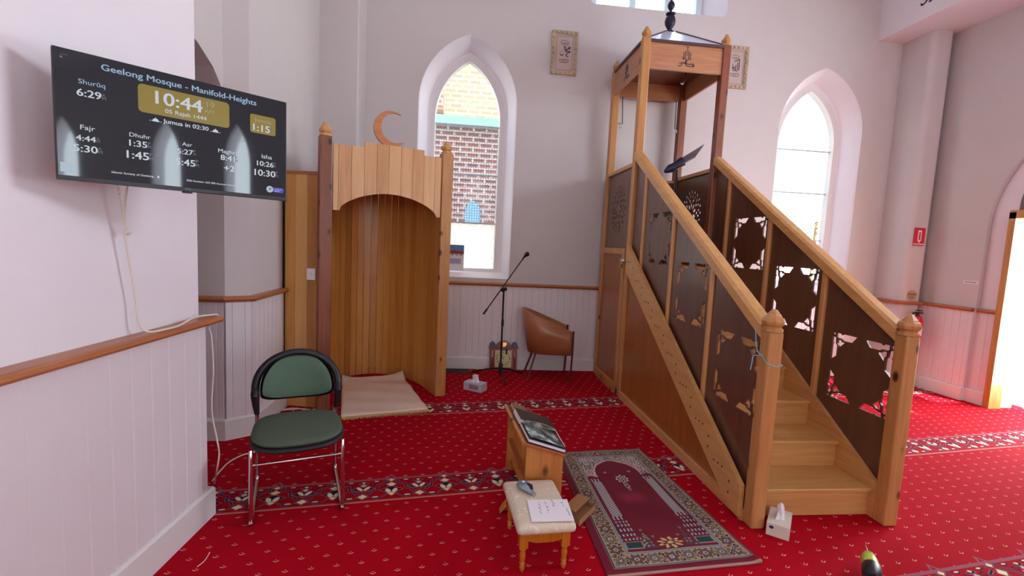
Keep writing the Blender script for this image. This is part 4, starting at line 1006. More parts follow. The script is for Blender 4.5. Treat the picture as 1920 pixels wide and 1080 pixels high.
# tissue boxes
def tissue(loc, rz, w, d, h, label, mats_, tall, mark):
    t = thing('tissue_box', label, 'tissue box', loc, rz, 'tissue boxes on the carpet')
    MB().box(0, w, 0, d, 0, h).build('carton', mats_[0], t, bevel=.002)
    mb = MB(); mb.add([(w/2+w*.30*math.cos(a), d/2+d*.22*math.sin(a), h+.0012) for a in [2*math.pi*i/20 for i in range(20)]], [tuple(range(20))]); mb.build('slot', mats_[1], t)
    mb = MB(); n = 14; rings = []
    for k, (f, z) in enumerate(((1.3, 0), (1.0, .3), (.85, .6), (.9, .82), (.15 if tall else .7, 1.05))):
        rings.append([(w/2+(w*.16*f)*math.cos(2*math.pi*i/n)*(1+.25*math.sin(3*i+k)), d/2+(d*.16*f)*math.sin(2*math.pi*i/n)*(1+.3*math.cos(2*i+k)), h+z*(.075 if tall else .07)) for i in range(n)])
    vs = [p for r in rings for p in r]; fs = [(i*n+k, i*n+(k+1) % n, (i+1)*n+(k+1) % n, (i+1)*n+k) for i in range(4) for k in range(n)]+[tuple(4*n+k for k in range(n))]
    mb.add(vs, fs); mb.build('tissue', 'white_paper', t, smooth=True)
    if mark == 'oval':
        mb = MB(); mb.add([(w*.22+.011*math.cos(a), -.0012, h*.70+.0085*math.sin(a)) for a in [2*math.pi*i/20 for i in range(20)]], [tuple(range(20))]); lab(mb.build('printed_oval', flat('navy_ink', (44, 40, 84), .5), t), 'dark navy oval emblem')
    else:
        mb = MB(); mb.add([(w*.32, -.0012, h*.25), (w*.82, -.0012, h*.25), (w*.82, -.0012, h*.75), (w*.32, -.0012, h*.8)], [(0, 1, 2, 3)]); lab(mb.build('printed_patch', flat('mauve_ink', (150, 126, 150), .6), t), 'mauve printed patch')
    return t
a1 = math.atan2(4.423-4.531, .225-.056)
tissue((.056, 4.531, 0), a1, .205, .11, .08, 'pale grey tissue box with mauve print on the carpet before the microphone stand', (flat('carton_grey', (196, 196, 208), .6), 'carton_grey'), False, 'patch')
a2 = math.atan2(2.109-2.177, 1.697-1.616)
tissue((1.634, 2.172, 0), a2, .106, .19, .068, 'cream tissue box with navy oval beside the foot of the pulpit stairs', (flat('carton_cream', (222, 216, 200), .6), 'carton_cream'), True, 'oval')

# ================================================================== WALL PICTURES
frame_m = flat('carved_gold', (184, 166, 138), .55, var=.35, scale=38, bump=.8); pm_ = flat('picture_ground', (190, 172, 164), .6, var=.08, scale=9); bd = flat('picture_border', (150, 140, 124), .7)
def picture(x0, x1, z0, z1, label, kind):
    y = D; t = thing('framed_picture', label, 'picture', ((x0+x1)/2, y, (z0+z1)/2), 0, 'framed calligraphy on the back wall')
    w, h = (x1-x0)/2, (z1-z0)/2
    mb = MB(); b_ = .035
    def prism(a, b, c, d): mb.add([(a[0], -.03, a[1]), (b[0], -.03, b[1]), (c[0], -.018, c[1]), (d[0], -.018, d[1]), (a[0], 0, a[1]), (b[0], 0, b[1]), (c[0], 0, c[1]), (d[0], 0, d[1])], [(0, 1, 2, 3), (4, 7, 6, 5), (0, 4, 5, 1), (1, 5, 6, 2), (2, 6, 7, 3), (3, 7, 4, 0)])
    o = [(-w, -h), (w, -h), (w, h), (-w, h)]; i_ = [(-w+b_, -h+b_), (w-b_, -h+b_), (w-b_, h-b_), (-w+b_, h-b_)]
    for k in range(4): prism(o[k], o[(k+1) % 4], i_[(k+1) % 4], i_[k])
    mb.build('frame', frame_m, t)
    mb = MB(); n = 14
    for k in range(26):
        s = k/26*2*(2*w+2*h); per = [(2*w, (1, 0)), (2*h, (0, 1)), (2*w, (-1, 0)), (2*h, (0, -1))]; px_, pz_ = -w, -h; 
        ss = s
        for L_, dd_ in per:
            if ss <= L_: px_ += dd_[0]*ss; pz_ += dd_[1]*ss; break
            px_ += dd_[0]*L_; pz_ += dd_[1]*L_; ss -= L_
        px_ *= (1-.017/w); pz_ *= (1-.017/h)
        MB().lathe([(0, 0), (.016, .002), (.011, .009), (0, .012)], 8, M=Matrix.Translation((px_, -.024, pz_)) @ Matrix.Rotation(R(90), 4, 'X')).build('carved_leaf', frame_m, t)
    MB().box(-w+b_, w-b_, -.010, -.004, -h+b_, h-b_).build('mount', pm_, t)
    Mp = Matrix(((1, 0, 0, 0), (0, 0, -1, -.0105), (0, 1, 0, 0), (0, 0, 0, 1)))
    mb = MB(); W_, H_ = w-b_-.018, h-b_-.018
    for a, b in (((-W_, -H_), (W_, -H_)), ((W_, -H_), (W_, H_)), ((W_, H_), (-W_, H_)), ((-W_, H_), (-W_, -H_))): ribbon(mb, [a, b], .006, .001, 0, Mp)
    mb.build('inner_border', bd, t)
    mb = MB(); S = lambda p, w_: ribbon(mb, smoothp(p, 4), w_, .0015, 0, Mp)
    if kind == 'm':
        S([(.0, .075), (.012, .06), (.02, .035), (.04, .05), (.052, .07), (.062, .066), (.062, .052), (.04, .045), (.015, .028), (.03, .020), (.068, .022), (.05, .010), (.028, -.002), (.022, -.018), (.028, -.028), (.045, -.034)], .009)
        S([(-.045, -.012), (-.035, -.022), (-.018, -.020), (-.008, -.008)], .009); S([(-.035, .012), (-.03, .018)], .008)
        S([(.0, .078), (-.004, .055), (.012, .02)], .006)
    else:
        S([(.055, .09), (.03, .082), (.0, .07), (-.015, .062)], .008); S([(.048, .09), (.05, .04), (.048, -.03)], .008)
        S([(.03, .06), (.03, -.03), (.012, -.036), (.008, -.02), (.01, .03)], .008); S([(.008, -.02), (-.008, -.038), (-.022, -.03), (-.02, -.005), (-.012, .006), (-.008, -.02)], .007); S([(-.028, .04), (-.03, -.02)], .006)
    mb.build('calligraphy', 'ink_dark', t)
    mb = MB(); S = lambda p, w_: ribbon(mb, smoothp(p, 4), w_, .0012, 0, Mp)
    S([(-.05, .105), (0, .108), (.05, .104)], .006); S([(-.03, .092), (.02, .094), (.04, .09)], .006); S([(-.045, .122), (-.02, .135), (.02, .13), (.05, .12)], .005)
    S([(-.06, -.075), (-.02, -.068), (.03, -.066), (.055, -.072)], .007); S([(-.05, -.092), (0, -.10), (.04, -.092), (.055, -.08)], .007); S([(-.02, -.08), (.02, -.084)], .006)
    mb.build('small_script', flat('script_grey', (112, 98, 104), .7) if 'script_grey' not in MAT else 'script_grey', t)
picture(.888, 1.178, 3.345, 3.808, 'pale gilt framed calligraphy hung on open wall left of the pulpit canopy', 'm')
picture(2.89, 3.183, 3.36, 3.83, 'pale gilt framed calligraphy half hidden behind the pulpit canopy corner post', 'a')

# picture standing on the first window's sill
ps = thing('sill_picture', 'small unframed picture of a red-roofed building standing on the left window sill', 'picture', (-.075, D+.165, Z0+.065))
MB().box(-.09, .09, 0, .008, 0, .30).build('card', 'white_paper', ps)
mb = MB(); mb.box(-.088, .088, -.002, 0, .205, .298, 0); mb.build('sky_area', flat('print_blue', (96, 140, 196), .6), ps)
mb = MB(); mb.ext([(-.088, -.002, .195), (.088, -.002, .195), (.088, -.002, .225), (.0, -.002, .232), (-.03, -.002, .245), (-.05, -.002, .232), (-.088, -.002, .228)], (0, -.001, 0)); mb.build('roof_area', flat('print_red', (150, 62, 52), .6), ps)
mb = MB(); mb.box(-.07, .055, -.002, 0, .08, .14); mb.build('photo_area', flat('print_lilac', (168, 170, 206), .6), ps)
mb = MB(); 
for k in range(3): mb.box(-.06+.05*k, -.03+.05*k, -.002, 0, .18, .188)
mb.build('print_lines', 'ink_dark', ps)

# ================================================================== RIGHT WALL ITEMS
fs_ = atY(1726, 444, 4.93)
s = thing('fire_sign', 'red and white rectangular fire extinguisher sign high on the pilaster', 'sign', (5.245, 4.945, 1.755))
MB().box(-.068, .068, -.004, 0, -.10, .105).build('plate', flat('sign_red', (206, 32, 58), .5), s)
mb = MB(); mb.box(-.022, .022, -.006, -.004, -.045, .075, 0); mb.box(-.068, .068, -.006, -.004, -.088, -.078); mb.lathe([(0, 0), (.018, 0), (.018, .001), (0, .0012)], 3, M=Matrix.Translation((0, -.005, -.055)) @ Matrix.Rotation(R(90), 4, 'X')); mb.build('white_symbol', 'white_paper', s)
MB().box(-.010, .010, -.0075, -.006, -.035, .055).build('extinguisher_symbol', 'sign_red', s)
s = thing('round_notice', 'round tan notice with dark lettering stuck on the pilaster above the dado rail', 'sign', (5.245, 4.945, 1.075))
mb = MB(); mb.lathe([(0, 0), (.062, 0), (.062, .003), (0, .003)], 30, M=Matrix.Rotation(R(90), 4, 'X')); mb.build('disc', flat('tan_disc', (190, 158, 118), .6), s)
Mq = Matrix(((1, 0, 0, 0), (0, 0, -1, -.0035), (0, 1, 0, 0), (0, 0, 0, 1)))
mb = MB(); ribbon(mb, [(-.058, .022), (.058, .022)], .003, .0005, 0, Mq); ribbon(mb, [(-.060, .004), (.060, .004)], .003, .0005, 0, Mq)
for k in range(8): ribbon(mb, [(-.046+.012*k, .013), (-.038+.012*k, .013)], .009, .0005, 0, Mq)
for z_, w_ in ((-.012, .035), (-.024, .04), (-.036, .03)): ribbon(mb, [(-w_, z_), (w_, z_)], .003, .0005, 0, Mq)
mb.build('lettering', 'ink_dark', s)
ex = thing('fire_extinguisher', 'red fire extinguisher with black nozzle hung below the dado rail on the pilaster', 'fire extinguisher', (5.26, 4.86, .52))
MB().lathe([(0, 0), (.052, .0), (.058, .01), (.058, .27), (.045, .31), (.02, .33), (0, .33)], 20).build('cylinder', flat('ext_red', (214, 26, 48), .25), ex, smooth=True)
mb = MB(); mb.lathe([(0, .33), (.02, .33), (.02, .36), (0, .36)], 12); mb.box(-.012, .012, -.06, .02, .36, .372); mb.box(-.012, .012, -.05, .02, .385, .395); mb.build('valve_handle', 'black_plastic', ex)
MB().tube(smoothp([(-.01, 0, .35), (-.06, -.01, .36), (-.085, -.01, .30), (-.075, 0, .15), (-.068, 0, .08)]), .010, 8).build('hose', 'black_plastic', ex, smooth=True)
MB().lathe([(.0585, .10), (.0585, .20)], 20).build('label_band', 'white_paper', ex, smooth=True)
MB().box(-.03, .03, .055, .091, .20, .26).build('wall_bracket', 'black_metal', ex)
s = thing('door_label', 'small white strip label on the pink-lit wall beside the arched doorway', 'label', (XR, 4.485, 1.275))
MB().box(-.003, 0, -.075, .075, -.016, .016).build('strip', 'white_paper', s)
mb = MB()
for k in range(11): mb.box(-.004, -.003, .055-.011*k, .061-.011*k, -.005, .006)
mb.build('lettering', 'ink_dark', s)
# small dark mark on the beam face
bm = atX(1738, 3, 4.795)
mb = MB()
Mb = Matrix(((0, 0, -1, 4.798), (-1, 0, 0, bm.y), (0, 1, 0, bm.z), (0, 0, 0, 1)))
ribbon(mb, smoothp([(-.07, .01), (-.05, -.01), (-.02, .0), (.0, .02)], 4), .018, .002, 0, Mb); ribbon(mb, smoothp([(.02, -.005), (.04, -.012), (.06, .0), (.05, .02)], 4), .018, .002, 0, Mb)
ribbon(mb, [(.0, .02), (.0, .12)], .014, .002, 0, Mb)
tag(mb.build('beam_lettering', 'ink_dark'), 'dark lettering fixed on the pale beam face at the upper right', 'lettering')

# ================================================================== LECTERN (low book stand) and what lies on it
FLc = Vector((.37, 2.342, 0)); lang = R(4.4); LWd, LDp = .205, .555; hL, hR = .424, .356
le = thing('book_stand', 'low pine book stand with sloping top and open sides, touching the back of the footstool', 'book stand', FLc, lang)
wood('lectern_wood', (204, 138, 70), (176, 108, 50), 2, 9, knots=.8); wood('lectern_top', (184, 108, 60), (152, 80, 40), 1, 8)
for y in (0, LDp-.018):
    MB().ext([(0, y, .0), (LWd, y, 0), (LWd, y, hR-.014), (0, y, hL-.014)], (0, .018, 0)).build('end_panel', 'lectern_wood', le, bevel=.002)
MB().box(.012, .030, .018, LDp-.018, .185, .215).build('stretcher', 'lectern_top', le, bevel=.002)
MB().box(.03, LWd-.02, .018, LDp-.018, .06, .072).build('shelf', 'lectern_wood', le)
e3 = .014
MB().ext([(-.016, -.012, hL+.002), (-.016, -.012, hL-.018), (LWd+.012, -.012, hR-.022), (LWd+.012, -.012, hR-.004)][::-1], (0, LDp+.024, 0)).build('sloping_top', 'lectern_top', le, bevel=.004)
MB().tube([(-.016, -.008, hL-.006), (-.016, LDp+.008, hL-.006)], .012, 8).build('rounded_lip', 'lectern_wood', le, smooth=True)
MB().ext([(.0, .05, .16), (.0, .05, .125), (-.115, .05, 0), (-.10, .05, .03)][::-1], (0, .05, 0)).build('splayed_foot', 'lectern_wood', le, bevel=.004)
ML = Matrix.Translation(FLc) @ Matrix.Rotation(lang, 4, 'Z') @ Matrix.Translation((0, 0, hL+.0035)) @ Matrix.Rotation(math.atan2(hL-hR, LWd), 4, 'Y')
flat('page_cream', (232, 222, 200), .8)
def book(name, x0, x1, y0, y1, z0, h, cover, label, pg='page_cream', rz=0):
    """book lying on the sloping top; page block towards the raised lip, spine on the low side"""
    t = thing(name, label, 'book', (0, 0, 0)); t.matrix_world = ML @ Matrix.Translation((x0, y0, z0)) @ Matrix.Rotation(rz, 4, 'Z')
    w, d = x1-x0, y1-y0
    mb = MB(); mb.box(0, w, 0, d, 0, .003); mb.box(0, w, 0, d, h-.003, h); mb.box(w-.003, w, 0, d, .003, h-.003); mb.build('cover', cover, t, bevel=.001)
    MB().box(.002, w-.004, .003, d-.003, .0032, h-.0032).build('pages', pg, t)
    return t
book('thick_book', .008, .10, .415, .545, .0005, .022, flat('book_tan', (150, 112, 80), .6), 'narrow tan book at the far end of the low book stand', flat('page_tan', (206, 180, 142), .8))
book('black_book', .0, .225, .225, .408, .0005, .036, flat('book_black', (52, 50, 42), .45), 'thick black covered book with white page edges, in the middle of the low book stand', 'white_paper')
b3 = book('magazine', .004, .222, -.012, .215, .0005, .020, flat('book_navy', (46, 50, 62), .4), 'dark bound book under the glossy leaflet at the near end of the low book stand', 'white_paper')
lf = thing('leaflet', 'glossy picture leaflet curling on top of the near dark book on the low book stand', 'leaflet', (0, 0, 0)); lf.matrix_world = ML @ Matrix.Translation((.010, -.004, .0215))
mb = MB(); n = 12; vs = [(x*.200/n, y, .003+.011*math.sin(math.pi*min(1, x/n*1.1+.05))*(.5+y/.25)+(.010 if y > .16 else 0)) for y in (.004, .07, .14, .205) for x in range(n+1)]
mb.add(vs, [(j*(n+1)+i, j*(n+1)+i+1, (j+1)*(n+1)+i+1, (j+1)*(n+1)+i) for j in range(3) for i in range(n)])
m, nt, b = newmat('leaflet_print'); tc = nt.nodes.new('ShaderNodeTexCoord'); nn = nt.nodes.new('ShaderNodeTexNoise'); nn.inputs['Scale'].default_value = 13; nt.links.new(tc.outputs['Object'], nn.inputs[0])
cr_ = nt.nodes.new('ShaderNodeValToRGB'); nt.links.new(nn.outputs['Fac'], cr_.inputs[0]); nt.links.new(cr_.outputs[0], b.inputs['Base Color']); b.inputs['Roughness'].default_value = .15
el_ = cr_.color_ramp.elements; el_[0].position = .38; el_[0].color = lin((52, 66, 70)); el_[1].position = .62; el_[1].color = lin((206, 216, 224)); e3 = cr_.color_ramp.elements.new(.5); e3.color = lin((120, 138, 128))
mb.build('sheet', 'leaflet_print', lf, smooth=True, solid=.0012)
MB().tube(smoothp([(.2025, .004, .010), (.2025, .10, .012), (.2025, .205, .018)], 4), .0018, 6).build('sheet_edge', 'white_paper', lf)
MB().tube(smoothp([(.0, .2065, .016), (.06, .2065, .026), (.13, .2065, .030), (.20, .2065, .020)], 4), .0018, 6).build('sheet_edge', flat('olive_edge', (170, 166, 110), .4), lf)

# ================================================================== FOOTSTOOL and items on it
sa = math.atan2(.024, .194)
fs0 = Vector((.32, 1.966)); fang = sa
sT = thing('footstool', 'small turned-leg footstool with cream damask padded top', 'footstool', (.3985, 2.108, 0), R(4.5))
wood('honey_gloss', (206, 128, 40), (176, 98, 24), 2, 9, rough=.2, coat=.5)
hw_, hd_ = .112, .172
for sx in (-1, 1):
    for sy_ in (-1, 1):
        x, y = sx*(hw_-.016), sy_*(hd_-.016)
        mb = MB(); mb.box(x-.019, x+.019, y-.019, y+.019, .115, .195)
        mb.lathe([(.0, 0), (.008, .0), (.012, .012), (.013, .022), (.009, .030), (.014, .038), (.010, .046), (.0135, .065), (.0145, .082), (.011, .096), (.016, .103), (.013, .112), (.013, .118)], 14, c=(x, y, 0)); mb.build('leg', 'honey_gloss', sT, smooth=True)
for s in (-1, 1):
    mb = MB(); mb.ext([(-hw_+.03, s*(hd_-.010)-.008, .148), (-.04, s*(hd_-.010)-.008, .136), (.04, s*(hd_-.010)-.008, .136), (hw_-.03, s*(hd_-.010)-.008, .148), (hw_-.03, s*(hd_-.010)-.008, .196), (-hw_+.03, s*(hd_-.010)-.008, .196)], (0, .016, 0)); mb.build('apron', 'honey_gloss', sT)
    MB().box(s*(hw_-.010)-.008, s*(hw_-.010)+.008, -hd_+.03, hd_-.03, .140, .196).build('apron', 'honey_gloss', sT)
m, nt, b = newmat('damask'); tc = nt.nodes.new('ShaderNodeTexCoord'); nn = nt.nodes.new('ShaderNodeTexNoise'); nn.inputs['Scale'].default_value = 16; nn.inputs['Detail'].default_value = 1.5; nn.inputs['Distortion'].default_value = 2.2; nt.links.new(tc.outputs['Object'], nn.inputs[0])
k = ((V(nt, nn.outputs['Fac'])*9).sin()*1.6+.5).mx(0).mn(1)
mx_ = nt.nodes.new('ShaderNodeMix'); mx_.data_type = 'RGBA'; mx_.inputs[6].default_value = lin((214, 202, 178)); mx_.inputs[7].default_value = lin((232, 222, 202)); nt.links.new(k.s, mx_.inputs[0]); nt.links.new(mx_.outputs[2], b.inputs['Base Color']); b.inputs['Roughness'].default_value = .75
mb = MB(); rings = []
def rr2(a, b_, r, n=5): return [(x, y) for x, y in hw_out(-a, a, -b_, b_, r, n)]
for f, z in ((-.006, .194), (0, .200), (.002, .212), (0, .224), (-.008, .232), (-.03, .237), (-.07, .240)):
    rings.append([(x, y, z) for x, y in rr2(.132+f, .203+f, .018)])
nn_ = len(rings[0]); vs = [p for r in rings for p in r]
mb.add(vs, [(i*nn_+k, i*nn_+(k+1) % nn_, (i+1)*nn_+(k+1) % nn_, (i+1)*nn_+k) for i in range(len(rings)-1) for k in range(nn_)]+[tuple(range(nn_))[::-1], tuple((len(rings)-1)*nn_+k for k in range(nn_))])
mb.build('padded_top', 'damask', sT, smooth=True)
zt_ = .241
c_ = [atZ(988, 938, zt_), atZ(1063, 937, zt_), atZ(1077, 977, zt_), atZ(997, 979, zt_)]
pn = thing('note_sheet', 'white paper sheets with purple and red handwriting lying on the footstool', 'paper', c_[3], wc=True)
mb = MB(); mb.ext([c_[3], c_[2], c_[1], c_[0]], (0, 0, .003)); mb.build('sheets', 'white_paper', pn)
o_ = c_[3]; exx = (c_[2]-c_[3]); eyy = (c_[0]-c_[3])
def onp(s, t): return (o_.x+exx.x*s+eyy.x*t, o_.y+exx.y*s+eyy.y*t)
def scrib(mb, s, t, n, h=.07, w=.05):
    for k in range(n):
        a = [onp(s+random.uniform(-w, w)*.5, t-k*h*1.0-random.uniform(0, h)) for _ in range(3)]
        ribbon(mb, smoothp(a, 3), .0018, .0005, 0, Matrix.Translation((0, 0, zt_+.0032)))
mb = MB(); scrib(mb, .27, .86, 3); scrib(mb, .27, .66, 5); scrib(mb, .43, .90, 3); scrib(mb, .45, .68, 5); scrib(mb, .86, .85, 3); scrib(mb, .93, .55, 5); mb.build('handwriting', flat('ink_purple', (84, 78, 140), .7), pn)
mb = MB(); scrib(mb, .62, .98, 7, .05, .06); lab(mb.build('handwriting', 'ink_red', pn), 'red handwriting')
g0 = atZ(984, 913, zt_+.012)
gd = thing('handheld_gadget', 'small silver and blue handheld gadget with black tip, on the back of the footstool', 'gadget', (g0.x, g0.y, zt_), R(-62)); gd.scale = (1.3, 1.3, 1.0)
mb = MB(); mb.tube([(-.036, 0, .015), (-.025, 0, .016), (0, 0, .016), (.02, 0, .015), (.034, 0, .012), (.05, 0, .010)], [.012, .022, .025, .020, .011, .008], 16, flatz=.62); mb.build('body', flat('silver_blue', (150, 168, 184), .22, metal=.5), gd, smooth=True)
MB().lathe([(0, 0), (.017, 0), (.016, .003), (0, .004)], 20, c=(-.008, 0, .029)).build('dial', flat('steel_blue', (92, 122, 150), .3), gd, smooth=True)
MB().lathe([(0, 0), (.006, 0), (.005, .003), (0, .003)], 14, c=(-.010, 0, .033)).build('dial_center', 'white_paper', gd)
MB().tube([(.006, .008, .030), (.022, .012, .028), (.034, .008, .018)], [.006, .008, .006], 8).build('trigger', 'black_plastic', gd, smooth=True)
MB().tube([(.05, 0, .010), (.062, .0, .008)], [.008, .0095], 12).build('nozzle', 'chrome', gd, smooth=True)

# cardboard wallet by the footstool
kb = thing('cardboard_box', 'small open brown cardboard box on the patterned rug, behind the footstool corner', 'box', (.66, 2.37, 0), wc=True)
cb = flat('cardboard', (176, 132, 88), .85, var=.08)
q = [Vector((.652, 2.245, .012)), Vector((.78, 2.395, .012)), Vector((.705, 2.49, .012)), Vector((.605, 2.372, .012))]
mb = MB(); mb.ext(q, (0, 0, .004)); 
for a, b_ in ((q[0], q[1]), (q[1], q[2]), (q[2], q[3]), (q[3], q[0])): mb.ext([a, b_, b_+Vector((0, 0, .028)), a+Vector((0, 0, .028))], ((q[2]-q[1])*.03 if a is q[0] else (0, 0, .001)))
mb.build('tray', cb, kb, solid=.002)
u_ = Vector((0, 0, .040))
mb = MB(); mb.ext([q[3]+u_, q[0]+(q[3]-q[0])*.30+u_+Vector((0, 0, .012)), q[1]+(q[2]-q[1])*.30+u_+Vector((0, 0, .012)), q[2]+u_], (0, 0, .002)); mb.build('flap', cb, kb)

# ================================================================== PRAYER RUG
import numpy as np
def rug():
    NU, NV = 250, 420
    TL, TR, BR, BL = [Vector(p) for p in ((.700, 3.125), (1.338, 3.187), (1.462, 1.945), (.690, 1.875))]
    s, t = np.meshgrid(np.linspace(0, 1, NU+1), np.linspace(0, 1, NV+1))     # t: 0 near .. 1 far
    bl, br, tl, tr = [np.array(p) for p in (BL, BR, TL, TR)]
    P = (bl[None, None]*((1-s)*(1-t))[..., None]+br*(s*(1-t))[..., None]+tl*((1-s)*t)[..., None]+tr*(s*t)[..., None])
    z = .006+.0015*np.sin(s*11+t*5)*np.sin(t*17)+.010*np.exp(-((s-1)/.04)**2-((t-0)/.12)**2)+.004*np.exp(-(t/.02)**2)
    W, L = .70, 1.24
    x, y = s*W, t*L
    C_ = np.zeros(s.shape+(3,))
    c = lambda *k: np.array(lin(k)[:3])
    mar, mard, beige, navy, ivory, blue, grey, rust, teal = c(112, 16, 38), c(92, 12, 34), c(164, 146, 116), c(30, 26, 44), c(208, 200, 190), c(120, 150, 176), c(150, 150, 150), c(150, 96, 74), c(32, 64, 70)
    C_[:] = mar
    def put(m, col_): C_[m] = col_
    ml_, mb_, mr_, mt_ = .040, .050, .006, .006
    inx, iny = x-ml_, y-mb_; W2, L2 = W-ml_-mr_, L-mb_-mt_
    e = np.minimum(np.minimum(inx, W2-inx), np.minimum(iny, L2-iny))
    put(e > 0, c(120, 128, 140)); put(e > .004, navy)
    BW = .092
    # border flowers
    put((e > .008) & (e < BW), beige)
    horiz = (np.minimum(iny, L2-iny) < np.minimum(inx, W2-inx))
    al = np.where(horiz, inx, iny); ac = e-.050
    per = np.where(horiz, W2/8, L2/14.)
    ph = (al/per) % 1-.5; k = np.floor(al/per)
    lx_ = ph*per
    r = np.sqrt(lx_**2+ac**2); th = np.arctan2(ac, lx_)
    inb = (e > .008) & (e < BW)
    odd = (k % 2 == 0)
    pet = .027+.007*np.cos(6*th)
    put(inb & (r < pet+.004), navy); put(inb & (r < pet) & odd, c(140, 128, 112)); put(inb & (r < pet) & ~odd, c(120, 74, 70)); put(inb & (r < pet*.72), c(72, 66, 84)); put(inb & (r < pet*.42), c(196, 182, 164)); put(inb & (r < pet*.2), navy)
    d2 = (np.abs(lx_)-per/2); r2 = np.sqrt(d2**2+(np.abs(ac)-.022)**2)
    put(inb & (r2 < .0135) & (np.sin(th*9+k) > -.2), navy); put(inb & (r2 < .006), c(150, 96, 74))
    put(inb & (np.abs(np.sin(al*190)*.010+ac) < .002) & (r > pet+.004), c(84, 90, 78))
    put((e > BW) & (e < BW+.004), navy); put((e > BW+.004) & (e < BW+.009), c(150, 172, 190)); put((e > BW+.009) & (e < BW+.013), navy)
    fi = e > BW+.013
    fx, fy = (inx-W2/2), iny-(BW+.013); FW_, FL = W2/2-BW-.013, L2-2*(BW+.013)
    n1 = np.sin(fx*150+3*np.sin(fy*60))*np.sin(fy*140+3*np.sin(fx*70))
    fm = fi & True
    put(fm, mar)
    # ivory spandrels above the arch
    sp0 = FL-.30
    ay_ = fy-sp0
    span = fi & (ay_ > 0)
    scal = .028*np.abs(np.sin(np.arctan2(np.maximum(ay_-.02, 1e-3), np.abs(fx)+1e-4)*2.5))
    archr = np.sqrt((fx/1.0)**2+((ay_-.04)/1.35)**2)
    inside = (archr < .150+scal*.4) | ((ay_ < .04) & (np.abs(fx) < .150))
    put(span & ~inside & (ay_ > .035+.02*np.sin(np.abs(fx)*40)), ivory)
    iv = span & ~inside & (ay_ > .035+.02*np.sin(np.abs(fx)*40))
    put(iv & (n1 > .35), navy); put(iv & (n1 < -.5), c(150, 96, 84)); put(iv & (np.abs(n1-.1) < .05), c(120, 112, 110))
    edge = span & (np.abs(archr-(.150+scal*.4)) < .004) & (ay_ > .04); put(edge, c(206, 180, 170))
    # columns
    cxx = np.abs(fx)-.178
    colm = fi & (np.abs(cxx) < .027) & (fy > .28) & (fy < sp0-.02)
    put(colm, c(182, 180, 178)); put(colm & (np.sin((fy+cxx*.8)*360) > .35), c(104, 100, 108))
    cap = fi & (np.abs(cxx) < .032) & ((np.abs(fy-sp0) < .018) | (np.abs(fy-.27) < .016)); put(cap, mard)
    capd = cap & (((np.sin(fx*300)) > .1)); put(capd, c(180, 170, 170))
    for k_, (y0, h_) in enumerate(((.235, .010), (.205, .016), (.165, .016), (.125, .012), (.09, .010))):
        ww = .034+.004*k_; mm = fi & (np.abs(cxx) < ww) & (np.abs(fy-y0) < h_); put(mm, c(86, 26, 46)); put(mm & (np.sin(fx*330) > .2) & (np.abs(fy-y0) < h_*.7), c(182, 172, 176))
    bs = fi & (np.abs(cxx) < .044) & (np.abs(fy-.045) < .026); put(bs, c(176, 160, 130)); bs = fi & (np.abs(cxx) < .040) & (np.abs(fy-.045) < .022); put(bs, teal)
    # pendant medallion
    py_ = fy-(FL-.30); r = np.sqrt((fx/.9)**2+py_**2); th = np.arctan2(py_, fx)
    put(fi & (r < .040+.009*np.cos(8*th)), ivory); put(fi & (r < .030+.006*np.cos(8*th)), c(60, 40, 60)); put(fi & (r < .016+.006*np.cos(6*th)), ivory); put(fi & (r < .009), navy)
    for yy, rr_ in ((-.055, .016), (-.085, .022), (-.118, .013), (-.140, .007)):
        r = np.sqrt((fx*1.3)**2+(py_-yy)**2); put(fi & (r < rr_), c(176, 160, 156)); put(fi & (r < rr_*.6), c(70, 60, 80))
    for sx_ in (-.085, .085):
        r = np.sqrt((fx-sx_)**2+(py_-.09)**2); put(fi & (np.abs(r-.008) < .003), c(176, 150, 140))
    # foot ornament
    r = np.sqrt((fx/1.5)**2+(fy-.045)**2); th = np.arctan2(fy-.045, fx/1.5)
    put(fi & (r < .034+.010*np.cos(9*th)), c(206, 178, 122)); put(fi & (r < .022+.008*np.cos(7*th+1)), c(96, 30, 44)); put(fi & (r < .010), c(206, 178, 122))
    for sx_ in (-.105, .105):
        dx_ = np.abs(fx-sx_); m_ = fi & (fy > .015) & (dx_ < .036*(1-(fy-.015)/.13)) & (fy < .145); put(m_, c(60, 74, 84)); put(m_ & (n1 > .1), c(110, 30, 50)); put(m_ & (n1 < -.6), c(170, 150, 130))
        for ox, oy in ((-.04, .10), (0, .155), (.04, .10)): r = np.sqrt((fx-sx_-ox)**2+(fy-oy)**2); put(fi & (r < .008), c(120, 110, 96))
    # worn nap patch
    wp = np.clip(1-np.sqrt(((fx+.03)/.11)**2+((fy-.46)/.08)**2), 0, 1)*.8*(1+.2*np.sin(fx*60)); wp = np.where(fi, wp, 0)[..., None]
    C_[:] = C_*(1-wp)+c(156, 40, 70)*wp
    lo = (y < .012); put(lo, c(186, 142, 128))
    vs = np.concatenate([P.reshape(-1, 2), z.reshape(-1, 1)], 1)
    idx = np.arange((NU+1)*(NV+1)).reshape(NV+1, NU+1)
    f = np.stack([idx[:-1, :-1], idx[:-1, 1:], idx[1:, 1:], idx[1:, :-1]], -1).reshape(-1, 4)
    # underside skirt
    rim = list(idx[0, :])+list(idx[1:, -1])+list(idx[-1, :-1][::-1])+list(idx[1:-1, 0][::-1])
    n0 = len(vs); low = vs[rim].copy(); low[:, 2] = .001
    vs = np.concatenate([vs, low]); m_ = len(rim)
    sk = [(rim[i], n0+i, n0+(i+1) % m_, rim[(i+1) % m_]) for i in range(m_)]
